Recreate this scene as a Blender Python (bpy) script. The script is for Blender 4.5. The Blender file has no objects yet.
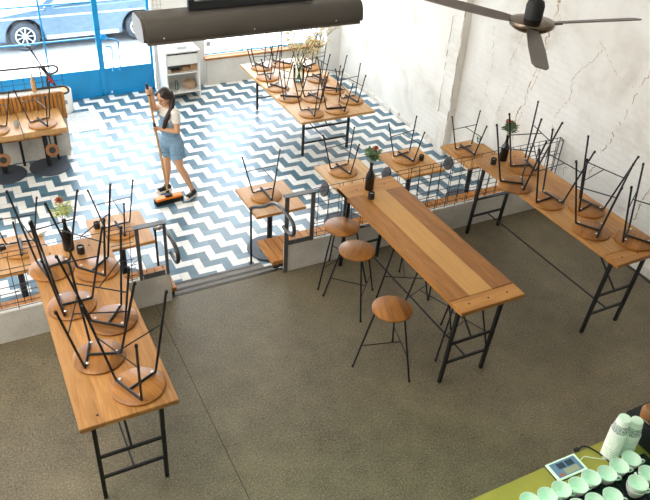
import bpy, bmesh, math, random
from mathutils import Vector, Matrix, Euler
random.seed(7)
PI = math.pi
scene = bpy.context.scene
COL = scene.collection
TZ = -0.35                      # level of the tiled floor (the concrete floor is z = 0)

# ------------------------------------------------------------------ materials
def lin(h):
    h = h.lstrip('#'); out = []
    for i in (0, 2, 4):
        v = int(h[i:i+2], 16) / 255
        out.append(v / 12.92 if v <= .04045 else ((v + .055) / 1.055) ** 2.4)
    return out + [1]

class NT:
    def __init__(s, name):
        s.m = bpy.data.materials.new(name); s.m.use_nodes = True
        s.t = s.m.node_tree; s.n = s.t.nodes; s.l = s.t.links
        s.b = s.n['Principled BSDF']; s.out = s.n['Material Output']
    def new(s, ty, **k):
        n = s.n.new(ty)
        for a, v in k.items(): setattr(n, a, v)
        return n
    def link(s, a, b): s.l.new(a, b)
    def set(s, **k):
        for a, v in k.items(): s.b.inputs[a.replace('_', ' ')].default_value = v
    def math(s, op, a, b=None, c=None):
        n = s.new('ShaderNodeMath', operation=op)
        for i, v in enumerate((a, b, c)):
            if v is None: continue
            if isinstance(v, (int, float)): n.inputs[i].default_value = v
            else: s.link(v, n.inputs[i])
        return n.outputs[0]
    def noise(s, scale, detail=4, vec=None, rough=.55, dist=0):
        n = s.new('ShaderNodeTexNoise'); n.inputs['Scale'].default_value = scale
        n.inputs['Detail'].default_value = detail; n.inputs['Roughness'].default_value = rough
        n.inputs['Distortion'].default_value = dist
        if vec is not None: s.link(vec, n.inputs['Vector'])
        return n
    def ramp(s, fac, stops):
        r = s.new('ShaderNodeValToRGB'); e = r.color_ramp.elements
        while len(e) < len(stops): e.new(.5)
        for i, (p, c) in enumerate(stops):
            e[i].position = p; e[i].color = lin(c) if isinstance(c, str) else c
        s.link(fac, r.inputs[0]); return r.outputs[0]
    def mix(s, f, a, b, mode='MIX'):
        n = s.new('ShaderNodeMix', data_type='RGBA', blend_type=mode)
        for k, v in ((0, f), (6, a), (7, b)):
            if isinstance(v, (int, float)): n.inputs[k].default_value = v
            elif isinstance(v, (list, tuple)): n.inputs[k].default_value = v
            elif isinstance(v, str): n.inputs[k].default_value = lin(v)
            else: s.link(v, n.inputs[k])
        return n.outputs[2]
    def bump(s, h, st=.2, d=.01):
        n = s.new('ShaderNodeBump'); n.inputs['Strength'].default_value = st; n.inputs['Distance'].default_value = d
        s.link(h, n.inputs['Height']); s.link(n.outputs[0], s.b.inputs['Normal'])
    def coord(s, which='Object'): return s.new('ShaderNodeTexCoord').outputs[which]
    def mapping(s, vec, scale=(1, 1, 1), loc=None):
        n = s.new('ShaderNodeMapping'); n.inputs['Scale'].default_value = scale
        s.link(vec, n.inputs['Vector'])
        if loc is not None: s.link(loc, n.inputs['Location'])
        return n.outputs[0]

def plain(name, col, rough=.5, metal=0, noise=0, nscale=20, spec=.5, **kw):
    t = NT(name); t.set(Base_Color=lin(col), Roughness=rough, Metallic=metal); t.b.inputs['Specular IOR Level'].default_value = spec
    if noise:
        v = t.noise(nscale, 4, t.coord())
        a = [max(0, c * (1 - noise)) for c in lin(col)[:3]] + [1]; b = [min(1, c * (1 + noise)) for c in lin(col)[:3]] + [1]
        t.link(t.ramp(v.outputs[0], [(.3, a), (.7, b)]), t.b.inputs['Base Color'])
    for k, v in kw.items(): t.b.inputs[k].default_value = v
    return t.m

def wood(name, light, mid, dark, axis=1, plank=None, rough=.45, plank_axis=0, spread=.25, tones=None):
    """oak: grain stretched along one axis, boards told apart by a tone of their own"""
    t = NT(name); co = t.coord()
    oi = t.new('ShaderNodeObjectInfo')
    rnd = t.math('MULTIPLY', oi.outputs['Random'], 37.0)
    cmb = t.new('ShaderNodeCombineXYZ'); [t.link(rnd, cmb.inputs[i]) for i in range(3)]
    sc = [28, 28, 28]; sc[axis] = 2.2
    mp = t.mapping(co, sc, cmb.outputs[0])
    n1 = t.noise(1, 6, mp, .6, 1.2)
    sc2 = [5, 5, 5]; sc2[axis] = .8
    n2 = t.noise(1, 3, t.mapping(co, sc2, cmb.outputs[0]), .5, .6)
    f = t.math('ADD', t.math('MULTIPLY', n1.outputs[0], .6), t.math('MULTIPLY', n2.outputs[0], .4))
    colr = t.ramp(f, [(.33, dark), (.5, mid), (.68, light)])
    if plank:
        sp = t.new('ShaderNodeSeparateXYZ'); t.link(co, sp.inputs[0])
        idx = t.math('FLOOR', t.math('DIVIDE', sp.outputs[plank_axis], plank))
        wn = t.new('ShaderNodeTexWhiteNoise', noise_dimensions='1D')
        t.link(t.math('ADD', idx, rnd), wn.inputs['W'])
        v = t.math('ADD', t.math('MULTIPLY', wn.outputs[0], 2 * spread), 1 - spread)
    else:
        v = t.math('ADD', t.math('MULTIPLY', oi.outputs['Random'], .24), .88)
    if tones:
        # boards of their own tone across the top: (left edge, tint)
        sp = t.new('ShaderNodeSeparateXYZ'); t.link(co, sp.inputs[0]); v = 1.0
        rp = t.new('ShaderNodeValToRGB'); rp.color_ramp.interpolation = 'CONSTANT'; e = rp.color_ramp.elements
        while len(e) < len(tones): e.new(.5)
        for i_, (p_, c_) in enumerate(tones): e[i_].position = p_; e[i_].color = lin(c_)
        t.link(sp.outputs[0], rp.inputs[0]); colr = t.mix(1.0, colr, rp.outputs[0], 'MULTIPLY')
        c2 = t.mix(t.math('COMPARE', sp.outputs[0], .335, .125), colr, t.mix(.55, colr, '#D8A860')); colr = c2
    hs = t.new('ShaderNodeHueSaturation'); (t.link(v, hs.inputs['Value']) if not isinstance(v, float) else None); t.link(colr, hs.inputs['Color'])
    t.link(hs.outputs[0], t.b.inputs['Base Color'])
    t.set(Roughness=rough); t.bump(n1.outputs[0], .08, .004)
    return t.m

M = {}
M['oak'] = wood('oak_top', '#C8975A', '#B58046', '#966530', axis=1, plank=.172, plank_axis=0, rough=.42, spread=.16)
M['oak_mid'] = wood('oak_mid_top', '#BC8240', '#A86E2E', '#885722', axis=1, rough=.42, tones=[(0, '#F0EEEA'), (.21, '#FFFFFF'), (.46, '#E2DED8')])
M['oak_x'] = wood('oak_breadboard', '#C08844', '#AC7434', '#8C5B26', axis=0, rough=.42)
M['oak_pale'] = wood('oak_pale_top', '#D0A470', '#C2945C', '#A97D48', axis=1, plank=.21, plank_axis=0, rough=.4, spread=.08)
M['oak_small'] = wood('oak_small_top', '#C49354', '#B27F42', '#98672F', axis=1, plank=.16, plank_axis=0, rough=.42, spread=.12)
M['seat'] = wood('stool_seat_wood', '#AE7636', '#966026', '#754818', axis=1, plank=.085, plank_axis=0, rough=.4, spread=.24)
M['seat_pale'] = wood('pale_stool_seat_wood', '#C08A4A', '#B0783C', '#95622C', axis=1, plank=.12, plank_axis=0, rough=.45, spread=.1)
M['bench'] = wood('bench_slat_wood', '#C68C4C', '#B5783A', '#976228', axis=1, plank=.09, plank_axis=0, rough=.5, spread=.12)
M['slat'] = wood('backrest_slat_wood', '#C88C46', '#B67A36', '#966222', axis=2, plank=.055, plank_axis=0, rough=.5, spread=.15)
M['sill'] = wood('sill_wood', '#C98F55', '#B87A40', '#A06830', axis=0, rough=.5)
M['handle'] = wood('broom_handle_wood', '#D5AE7E', '#C89C68', '#B58954', axis=2, rough=.5)
M['black'] = plain('black_steel', '#17181A', .42, 0, spec=.4)
M['blackmatt'] = plain('matt_black', '#1C1D1F', .6)
M['steel'] = plain('raw_steel', '#6A6A6A', .45, .35, .2, 12)
M['steeldark'] = plain('dark_raw_steel', '#4A4642', .35, .6, .3, 10)
M['wire'] = plain('dark_wire', '#2A2A2C', .5, .3)
M['rodmetal'] = plain('bright_rod', '#8F9296', .3, .9)
M['screw'] = plain('screw_metal', '#D8D6D0', .3, .7)
M['disc'] = plain('grey_powder_coat', '#3D444E', .55, 0, .08, 6)
M['white'] = plain('white_paint', '#EFEDE8', .5, 0, .03, 3)
M['ceramic'] = plain('white_ceramic', '#E9EAE4', .15)
M['paper'] = plain('white_paper_cup', '#EDEBE4', .6)
M['card'] = plain('brown_cardboard', '#B4906C', .8, 0, .1, 8)
M['basket'] = plain('wicker_tan', '#B99B7E', .8, 0, .2, 60)
M['bottle'] = plain('dark_bottle_glass', '#140F0C', .12)
M['leaf'] = plain('leaf_green', '#6F8B45', .6, 0, .3, 30)
M['leafy'] = plain('yellow_green_leaf', '#A9B04A', .6, 0, .3, 30)
M['leafd'] = plain('dark_leaf', '#4E6B3A', .6, 0, .3, 30)
M['flower'] = plain('dusty_red_flower', '#A85A34', .7, 0, .3, 40)
M['yellowf'] = plain('cream_yellow_blossom', '#E3CF96', .8, 0, .25, 40)
M['stem'] = plain('brown_green_stem', '#6B6340', .7, 0, .2, 20)
M['blue'] = plain('blue_door_paint', '#1290CC', .35, 0, .08, 3)
M['darkgap'] = plain('dark_rubber', '#101112', .8)
M['red'] = plain('red_plastic', '#C8202A', .4)
M['orange'] = plain('orange_plastic', '#F08A1C', .45)
M['heater'] = plain('heater_grey_paint', '#59534C', .42, .2, .06, 5)
M['grey'] = plain('pale_grey', '#A9A9A8', .5)
M['fan'] = plain('fan_brown_grey', '#6A6058', .4, .3, .1, 6)
M['chrome'] = plain('brown_polished_metal', '#6E6052', .22, .9)
M['skin'] = plain('skin', '#D9A47F', .5, 0, .04, 10)
M['hair'] = plain('dark_brown_hair', '#2A1C16', .45, 0, .3, 60)
M['lip'] = plain('lip', '#A95650', .5)
M['eye'] = plain('dark_eye', '#1C1512', .3)
M['tee'] = plain('white_cotton', '#EFE9DF', .85, 0, .03, 20)
M['denim'] = plain('light_blue_denim', '#7E9DB4', .85, 0, .16, 45)
M['counter'] = plain('olive_counter_top', '#A08A3C', .45, 0, .1, 6)
M['screen'] = plain('tablet_screen', '#6C7EA6', .15)
M['screend'] = plain('screen_dark', '#3A4256', .15)
M['screenb'] = plain('screen_beige', '#A89C8A', .15)
M['asphalt'] = plain('street_asphalt', '#8E8E90', .9, 0, .1, 3)
M['pavement'] = plain('pale_pavement', '#E2E0DA', .9, 0, .05, 2)
M['carpaint'] = plain('blue_grey_car_paint', '#4E6478', .25, .2, .04, 2)
M['cartrim'] = plain('pale_trim_strip', '#AEB8C0', .35)
M['tyre'] = plain('tyre_rubber', '#3A4048', .8)
M['rim'] = plain('alloy_rim', '#C9CED3', .3, .6)
M['carglass'] = plain('car_window_glass', '#8DA3B4', .05)
M['soil'] = plain('brown_pot_lid', '#B98A55', .7, 0, .2, 20)
M['sign'] = plain('grey_print', '#8C9094', .7)
M['crack'] = plain('brown_plaster_crack', '#B8A386', .9, 0, .3, 40)
M['crackl'] = plain('pale_plaster_edge', '#BFB19B', .9, 0, .2, 30)
M['tan'] = plain('tan_leather', '#8A5A30', .5)
M['shadedwood'] = plain('shaded_disc_wood', '#3A2A20', .5, 0, .15, 20)  # disc wood darkened: the shade below the table edges is in the colour
M['stepgrey'] = plain('grey_step_concrete', '#8A867E', .8, 0, .12, 8)
M['joint'] = plain('floor_joint_filler', '#35322C', .9)

def glass(name, tint=(1, 1, 1, 1), refl=.08):
    t = NT(name); t.n.remove(t.b)
    tr = t.new('ShaderNodeBsdfTransparent'); tr.inputs[0].default_value = tint
    gl = t.new('ShaderNodeBsdfGlossy'); gl.inputs['Roughness'].default_value = .02
    fr = t.new('ShaderNodeFresnel'); fr.inputs[0].default_value = 1.45
    mx = t.new('ShaderNodeMixShader')
    t.link(t.math('MULTIPLY', fr.outputs[0], refl * 10), mx.inputs[0]); t.link(tr.outputs[0], mx.inputs[1]); t.link(gl.outputs[0], mx.inputs[2])
    t.link(mx.outputs[0], t.out.inputs[0]); return t.m
M['glass'] = glass('window_glass', (.93, .97, 1, 1), .08)
M['vaseglass'] = glass('clear_vase_glass', (.86, .93, .92, 1), .1)

def concrete():
    t = NT('speckled_concrete'); co = t.coord()
    a = t.noise(.9, 6, co, .65); b = t.noise(64, 4, co, .8); c = t.noise(5, 6, co, .65); d = t.noise(24, 2, co, .6)
    base = t.ramp(a.outputs[0], [(.36, '#4A412F'), (.5, '#6B614A'), (.64, '#938768')])
    c2 = t.mix(.45, base, t.ramp(c.outputs[0], [(.34, '#433A2A'), (.66, '#8A7F65')]))
    sp = t.ramp(b.outputs[0], [(.38, '#120F0A'), (.47, '#665C47'), (.56, '#7C7159'), (.68, '#C4B797')])
    c3 = t.mix(.52, c2, sp)
    c3 = t.mix(t.ramp(d.outputs[0], [(.66, (0, 0, 0, 1)), (.72, (.6, .6, .6, 1))]), c3, '#2B2723')
    t.link(c3, t.b.inputs['Base Color'])
    t.link(t.ramp(c.outputs[0], [(.3, (.42,)*3 + (1,)), (.7, (.62,)*3 + (1,))]), t.b.inputs['Roughness'])
    t.bump(b.outputs[0], .3, .006); return t.m
M['concrete'] = concrete()

def low_wall_mat():
    t = NT('whitewashed_block'); co = t.coord()
    a = t.noise(3, 6, co, .65); b = t.noise(40, 4, co, .6)
    c = t.ramp(a.outputs[0], [(.25, '#C4BEB3'), (.5, '#DCD7CD'), (.75, '#ECE9E2')])
    t.link(t.mix(.15, c, t.ramp(b.outputs[0], [(.35, '#7A7266'), (.65, '#E4E0D8')])), t.b.inputs['Base Color'])
    t.set(Roughness=.85); t.bump(b.outputs[0], .2, .005); return t.m
M['lowwall'] = low_wall_mat()

def brick_wall(name, ua, stain=True):
    """old brick painted white: courses show as relief, dirt collects in patches"""
    t = NT(name); co = t.coord(); sp = t.new('ShaderNodeSeparateXYZ'); t.link(co, sp.inputs[0])
    cm = t.new('ShaderNodeCombineXYZ'); t.link(sp.outputs[ua], cm.inputs[0]); t.link(sp.outputs[2], cm.inputs[1])
    br = t.new('ShaderNodeTexBrick'); t.link(cm.outputs[0], br.inputs['Vector'])
    br.inputs['Scale'].default_value = 1; br.inputs['Brick Width'].default_value = .25; br.inputs['Row Height'].default_value = .085
    br.inputs['Mortar Size'].default_value = .006; br.inputs['Mortar Smooth'].default_value = .6
    br.inputs['Color1'].default_value = (1, 1, 1, 1); br.inputs['Color2'].default_value = (.93, .93, .93, 1); br.inputs['Mortar'].default_value = (0, 0, 0, 1)
    n = t.noise(1.3, 6, co, .62, .6); n2 = t.noise(9, 6, co, .65); n3 = t.noise(.6, 3, co)
    patch = t.ramp(n3.outputs[0], [(.42, (0, 0, 0, 1)), (.58, (1, 1, 1, 1))])
    base = t.ramp(n.outputs[0], [(.28, '#CFC8BC'), (.45, '#E3DED5'), (.7, '#EFECE6')])
    mort = t.math('MULTIPLY', t.math('SUBTRACT', 1.0, br.outputs['Color']), t.math('MULTIPLY', patch, .22))
    c = t.mix(mort, base, '#B9AD9C')
    if stain:
        st = t.ramp(n2.outputs[0], [(.66, (0, 0, 0, 1)), (.78, (1, 1, 1, 1))])
        c = t.mix(t.math('MULTIPLY', st, t.math('MULTIPLY', patch, .35)), c, '#B39A78')
    t.link(c, t.b.inputs['Base Color']); t.set(Roughness=.8)
    h = t.math('ADD', t.math('MULTIPLY', t.math('MULTIPLY', br.outputs['Color'], patch), .8), t.math('MULTIPLY', n2.outputs[0], .5))
    t.bump(h, .35, .01); return t.m
M['wallr'] = brick_wall('painted_brick_right', 1)
M['wallf'] = brick_wall('painted_brick_front', 0, False)

def tiles():
    """blue and white herringbone: two-unit tiles, one staircase row blue, the next white"""
    U = .1083
    t = NT('herringbone_tiles'); co = t.coord('Object'); sp = t.new('ShaderNodeSeparateXYZ'); t.link(co, sp.inputs[0])
    # corner of a blue row's outer step stands at (-.34, 1.42) = (3u, u)
    x = t.math('DIVIDE', t.math('SUBTRACT', sp.outputs[0], -.34 - 3 * U), U)
    y = t.math('DIVIDE', t.math('SUBTRACT', sp.outputs[1], 1.42 - U), U)
    i = t.math('FLOOR', x); j = t.math('FLOOR', y); fx = t.math('FRACT', x); fy = t.math('FRACT', y)
    i4 = t.math('ADD', i, 400.0); 
    r = t.math('FLOORED_MODULO', t.math('SUBTRACT', i4, j), 4.0)
    r = t.math('ROUND', r)
    off = t.math('SUBTRACT', 2.0, t.math('ABSOLUTE', t.math('SUBTRACT', r, 2.0)))
    b = t.math('DIVIDE', t.math('SUBTRACT', t.math('ADD', i, j), off), 2.0)
    colr = t.math('ROUND', t.math('FLOORED_MODULO', b, 2.0))
    eq = lambda v: t.math('COMPARE', r, float(v), .25)
    dl = t.math('ADD', fx, t.math('MULTIPLY', eq(1), 9.0)); dr = t.math('ADD', t.math('SUBTRACT', 1.0, fx), t.math('MULTIPLY', eq(0), 9.0))
    db = t.math('ADD', fy, t.math('MULTIPLY', eq(2), 9.0)); dt = t.math('ADD', t.math('SUBTRACT', 1.0, fy), t.math('MULTIPLY', eq(3), 9.0))
    d = t.math('MINIMUM', t.math('MINIMUM', dl, dr), t.math('MINIMUM', db, dt))
    grout = t.math('LESS_THAN', d, .022)
    cv = t.new('ShaderNodeCombineXYZ'); t.link(t.math('SUBTRACT', i, eq(1)), cv.inputs[0]); t.link(t.math('ADD', j, eq(3)), cv.inputs[1])
    wn = t.new('ShaderNodeTexWhiteNoise', noise_dimensions='2D'); t.link(cv.outputs[0], wn.inputs['Vector'])
    bl = t.ramp(wn.outputs[0], [(0, '#35596A'), (.5, '#416779'), (1, '#4C7386')])
    wh = t.ramp(wn.outputs[0], [(0, '#DCD9D2'), (1, '#EDEBE6')])
    c = t.mix(colr, bl, wh)
    n = t.noise(14, 5, co, .6); c = t.mix(.04, c, t.ramp(n.outputs[0], [(.3, '#5A6468'), (.7, '#E4E4E0')]))
    t.link(t.mix(t.math('MULTIPLY', grout, .7), c, '#75797A'), t.b.inputs['Base Color'])
    t.link(t.math('ADD', t.math('MULTIPLY', n.outputs[0], .03), .27), t.b.inputs['Roughness'])
    t.bump(t.math('SUBTRACT', 1.0, grout), .15, .002)
    return t.m
M['tiles'] = tiles()

def mosaic():
    t = NT('mosaic_mat'); co = t.coord(); ch = t.new('ShaderNodeTexChecker'); t.link(co, ch.inputs['Vector']); ch.inputs['Scale'].default_value = 34
    n = t.noise(9, 2, co)
    ch.inputs['Color1'].default_value = lin('#DAD7D0')
    t.link(t.ramp(n.outputs[0], [(.45, '#86929A'), (.55, '#BDBFBE')]), ch.inputs['Color2'])
    t.link(ch.outputs[0], t.b.inputs['Base Color']); t.set(Roughness=.5); return t.m
M['mosaic'] = mosaic()

def cupband():
    t = NT('patterned_cup_band'); co = t.coord(); v = t.new('ShaderNodeTexVoronoi'); v.inputs['Scale'].default_value = 160; t.link(co, v.inputs['Vector'])
    t.link(t.ramp(v.outputs['Distance'], [(.35, '#4A4C52'), (.5, '#C9C9C6')]), t.b.inputs['Base Color']); t.set(Roughness=.7); return t.m
M['band'] = cupband()

# ------------------------------------------------------------------ mesh helpers
def frame(d):
    d = d.normalized(); a = Vector((0, 0, 1)) if abs(d.z) < .95 else Vector((1, 0, 0))
    u = d.cross(a).normalized(); return u, d.cross(u).normalized()

class MB:
    def __init__(s): s.bm = bmesh.new()
    def box(s, x0, x1, y0, y1, z0, z1, bev=0):
        b = bmesh.new() if bev else s.bm
        v = [b.verts.new((x, y, z)) for x in (x0, x1) for y in (y0, y1) for z in (z0, z1)]
        for f in ((0, 1, 3, 2), (4, 6, 7, 5), (0, 4, 5, 1), (2, 3, 7, 6), (0, 2, 6, 4), (1, 5, 7, 3)): b.faces.new([v[i] for i in f])
        if bev:
            bmesh.ops.recalc_face_normals(b, faces=b.faces)
            bmesh.ops.bevel(b, geom=b.edges[:], offset=bev, segments=2, affect='EDGES'); s.merge(b)
        return s
    def merge(s, b, mat=None):
        me = bpy.data.meshes.new('tmp'); b.to_mesh(me); b.free()
        if mat is not None: me.transform(mat)
        s.bm.from_mesh(me); bpy.data.meshes.remove(me)
    def rings(s, rings, cap=True, close=False):
        R = [[s.bm.verts.new(p) for p in r] for r in rings]; n = len(R[0])
        pairs = list(zip(R, R[1:])) + ([(R[-1], R[0])] if close else [])
        for a, b in pairs:
            for k in range(n): s.bm.faces.new((a[k], a[(k+1) % n], b[(k+1) % n], b[k]))
        if cap and not close:
            s.bm.faces.new(R[0][::-1]); s.bm.faces.new(R[-1])
        return s
    def tube(s, pts, r, n=8, r1=None, square=False):
        pts = [Vector(p) for p in pts]; m = len(pts); out = []
        u = None
        for k, p in enumerate(pts):
            if k == 0: d = pts[1] - p
            elif k == m - 1: d = p - pts[k-1]
            else: d = (pts[k+1] - p).normalized() + (p - pts[k-1]).normalized()
            d.normalize()
            if u is None: u, v = frame(d)
            else:
                u = (u - d * u.dot(d)).normalized(); v = d.cross(u)
            rr = r if r1 is None else r + (r1 - r) * k / (m - 1)
            if square: out.append([p + (u * a + v * b) * rr for a, b in ((1, 1), (-1, 1), (-1, -1), (1, -1))])
            else: out.append([p + (u * math.cos(2*PI*i/n) + v * math.sin(2*PI*i/n)) * rr for i in range(n)])
        return s.rings(out)
    def lathe(s, prof, c=(0, 0, 0), n=24, axis=None, cap=True):
        c = Vector(c); ax = Vector(axis).normalized() if axis is not None else Vector((0, 0, 1))
        if axis is None: u, v = Vector((1, 0, 0)), Vector((0, 1, 0))
        else: u, v = frame(ax); v = ax.cross(u)
        return s.rings([[c + ax * z + (u * math.cos(2*PI*i/n) + v * math.sin(2*PI*i/n)) * max(r, 1e-4) for i in range(n)] for r, z in prof], cap)
    def ball(s, c, r, sub=2, sc=(1, 1, 1), rot=None):
        m = Matrix.Translation(Vector(c)) @ (rot.to_4x4() if rot else Matrix.Identity(4)) @ Matrix.Diagonal((r*sc[0], r*sc[1], r*sc[2], 1))
        bmesh.ops.create_icosphere(s.bm, subdivisions=sub, radius=1, matrix=m); return s
    def chain(s, pts, step=.4):
        """spheres of changing radius along joints, to be fused by a remesh"""
        for (a, ra), (b, rb) in zip(pts, pts[1:]):
            a, b = Vector(a), Vector(b); L = (b - a).length; n = max(2, int(L / (step * min(ra, rb))) + 1)
            for k in range(n + 1): s.ball(a.lerp(b, k / n), ra + (rb - ra) * k / n, 2)
        return s
    def prism(s, poly, axis, a, b):
        """polygon in the plane across one axis, extruded from a to b"""
        def P(q, w):
            return {0: (w, q[0], q[1]), 1: (q[0], w, q[1]), 2: (q[0], q[1], w)}[axis]
        return s.rings([[Vector(P(q, a)) for q in poly], [Vector(P(q, b)) for q in poly]])
    def leaf(s, base, d, L, W, up=(0, 0, 1), th=.0015):
        base = Vector(base); d = Vector(d).normalized(); u = d.cross(Vector(up)); 
        if u.length < 1e-3: u = Vector((1, 0, 0))
        u.normalize(); nrm = u.cross(d)
        pr = [(0, .12), (.3, .8), (.55, 1), (.8, .6), (1, .05)]
        R = []
        for tt, w in pr:
            c = base + d * L * tt - Vector((0, 0, 1)) * L * .18 * tt * tt
            R.append([c - u * W * w / 2, c + nrm * th, c + u * W * w / 2, c - nrm * th])
        return s.rings(R)
    def build(s, name, mat, parent=None, smooth=False, loc=None):
        bmesh.ops.recalc_face_normals(s.bm, faces=s.bm.faces)
        me = bpy.data.meshes.new(name); s.bm.to_mesh(me); s.bm.free()
        me.materials.append(M[mat] if isinstance(mat, str) else mat)
        if smooth:
            for p in me.polygons: p.use_smooth = True
            if smooth != 2:
                try: me.set_sharp_from_angle(angle=math.radians(40))
                except Exception: pass
        o = bpy.data.objects.new(name, me); COL.objects.link(o)
        if parent: o.parent = parent
        if loc: o.location = loc
        return o

def tag(o, label, cat, group=None):
    o['label'] = label; o['category'] = cat
    if group: o['group'] = group
    return o
def thing(name, label, cat, loc=(0, 0, 0), rz=0, group=None):
    o = bpy.data.objects.new(name, None); o.empty_display_size = .1; COL.objects.link(o)
    o.location = loc; o.rotation_euler = (0, 0, rz); return tag(o, label, cat, group)
def struct(o): o['kind'] = 'structure'; return o
def copy_tree(o, parent=None):
    c = o.copy(); COL.objects.link(c)
    if parent: c.parent = parent
    for ch in list(o.children): copy_tree(ch, c)
    return c
def dup(src, loc, rz, label, group=None, eul=None):
    c = copy_tree(src); c.location = loc; c.rotation_euler = eul or (0, 0, rz); c['label'] = label
    if group: c['group'] = group
    elif 'group' in c: del c['group']
    return c

# ------------------------------------------------------------------ the setting
WX = 3.9; FY = 6.35
struct(MB().box(-7, WX, -9, .076, -.25, 0).build('floor', 'concrete'))
struct(MB().box(-7, WX, .1, 6.5, -.55, TZ).build('floor_tiles', 'tiles'))
struct(MB().box(-1.496, -1.490, -9, .0, -.01, .0012).build('trim_1', 'joint'))
struct(MB().box(-1.31, 0, .076, .38, TZ, -.175).build('step', 'stepgrey'))
struct(MB().box(-1.31, 0, .38, .70, TZ - .01, TZ + .006).build('step_landing', 'stepgrey'))
for k, (y, z) in enumerate(((.076, 0), (.38, -.175), (.70, TZ + .006))):
    struct(MB().box(-1.31, 0, y - .022, y + .012, z - .035, z + .004).build('trim_%d' % (k + 2), 'steeldark'))
struct(MB().box(0, WX, 0, .065, TZ, .36, .006).build('wall_low_right', 'lowwall'))
struct(MB().box(-7, -1.31, 0, .065, TZ, .36, .006).build('wall_low_left', 'lowwall'))
# right wall with its pilasters
struct(MB().box(WX, WX + .25, -9, 6.9, -.6, 5.6).build('wall_right', 'wallr'))
b = MB()
b.box(3.8, WX + .01, 2.26, 2.56, TZ, 5.6, .012)
for k in range(60): # brick ends standing slightly proud
    z = TZ + .1 * k
    b.box(3.8 - random.uniform(.002, .01), 3.82, 2.265 + random.uniform(0, .01), 2.555 - random.uniform(0, .02), z + .006, z + .094, .006)
struct(b.build('pilaster', 'wallr'))
struct(MB().box(3.6, WX + .01, 6.05, 6.4, TZ, 5.6, .01).build('pilaster_corner', 'white'))
# ragged plaster edges and dirt seams on the right wall
def seam(pts, r=.006, jit=.02, name='plaster_crack', mat='crack', n=16):
    r *= .7; jit *= .42
    out = []
    for (a, b_) in zip(pts, pts[1:]):
        a, b_ = Vector(a), Vector(b_)
        for k in range(n): out.append(a.lerp(b_, k / n) + Vector((0, random.gauss(0, jit), random.gauss(0, jit))))
    out.append(Vector(pts[-1]))
    m = MB()
    for p, q in zip(out, out[1:]):
        if random.random() < .9: m.tube([p, q], r * random.uniform(.4, 1.5), 5)
    return struct(m.build(name, mat))
X = WX + .002
seam([(3.79, 2.275, 2.0), (3.79, 2.28, -.3)], .007, .012)
seam([(3.79, 2.545, 1.9), (3.79, 2.55, .3)], .006, .012)
seam([(X, .64, 2.7), (X, .66, 2.45), (X, .75, 1.75), (X, .92, 1.0), (X, 1.0, .5)], .012, .03)
seam([(X, .60, 2.4), (X, .69, 1.76), (X, .86, 1.0), (X, .95, .45)], .007, .035)
seam([(X, 1.75, 1.9), (X, 1.62, 1.35), (X, 1.68, .95), (X, 1.35, .75), (X, 1.28, 1.0), (X, 1.2, 1.3)], .005, .02)
seam([(X, 1.2, 2.4), (X, 1.15, 2.0), (X, 1.3, 1.5)], .006, .02)
seam([(X, -.2, 2.2), (X, .15, 1.75), (X, .1, 1.5), (X, .22, 1.3), (X, .3, 1.1), (X, .18, .95)], .006, .025)
seam([(X, -.1, 2.3), (X, -.5, 2.0), (X, -.8, 1.95)], .005, .02)
seam([(X, -.9, 2.3), (X, -.75, 1.6), (X, -.6, 1.1), (X, -.5, .7)], .008, .035)
seam([(X, -1.6, 1.9), (X, -1.5, 1.4), (X, -1.35, .9), (X, -1.3, .45)], .009, .04)
seam([(X, -.3, .8), (X, -.1, .6), (X, -.15, .3)], .006, .03)
b = MB()
y = 6.0
while y > .3:  # crumbling foot of the wall along the tiles
    w = random.uniform(.06, .2); b.box(WX - random.uniform(.02, .04), WX + .01, y - w, y, TZ, TZ + random.uniform(.07, .11), .012); y -= w
struct(b.build('baseboard_right', 'wallr'))
struct(MB().box(WX - .03, WX + .01, -9, 0, 0, .09, .006).build('baseboard_right_front', 'lowwall'))
struct(MB().box(-7.2, -7, -9, FY, -.6, 5.6).build('wall_left', 'white'))
struct(MB().box(-7.2, WX, -9.2, -9, -.6, 5.6).build('wall_back', 'white'))
# street wall: solid under the window, open for the glazed door front
ft = 2.75
b = MB()
b.box(-7, .33, FY, FY + .25, ft, 9); b.box(.33, WX, FY, FY + .25, 2.3, 9)
struct(b.build('wall_front_upper', 'wallf'))
struct(MB().box(.33, 1.26, FY - .0, FY + .25, TZ, 2.3).build('wall_front', 'white'))
struct(MB().box(1.26, WX, 6.28, FY + .25, TZ, .13).build('wall_front_sill', 'wallf'))
m = MB()
for z in (1.02, 1.1, 1.17, 1.25, 1.33): m.box(.36, .52 + random.uniform(-.03, .03), FY - .004, FY, z, z + .006)
for x in (.37, .44, .5): m.box(x, x + .006, FY - .004, FY, 1.0, 1.4)
struct(m.build('plaster_crack', 'crackl'))
s = MB().box(1.22, 3.6, 6.235, FY + .06, .13, .17, .006).build('window_sill', 'sill'); struct(s)
# window 1
w = MB()
w.box(1.26, 3.6, FY + .05, FY + .1, .175, .198); w.box(1.26, 3.6, FY + .05, FY + .1, 2.24, 2.3)
for x in (1.26, 2.0, 2.8, 3.56): w.box(x, x + .018, FY + .05, FY + .1, .2, 2.3)
w1 = struct(w.build('window_1', 'blue'))
MB().box(1.28, 3.58, FY + .07, FY + .076, .2, 2.26).build('pane', 'glass', w1)
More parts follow.
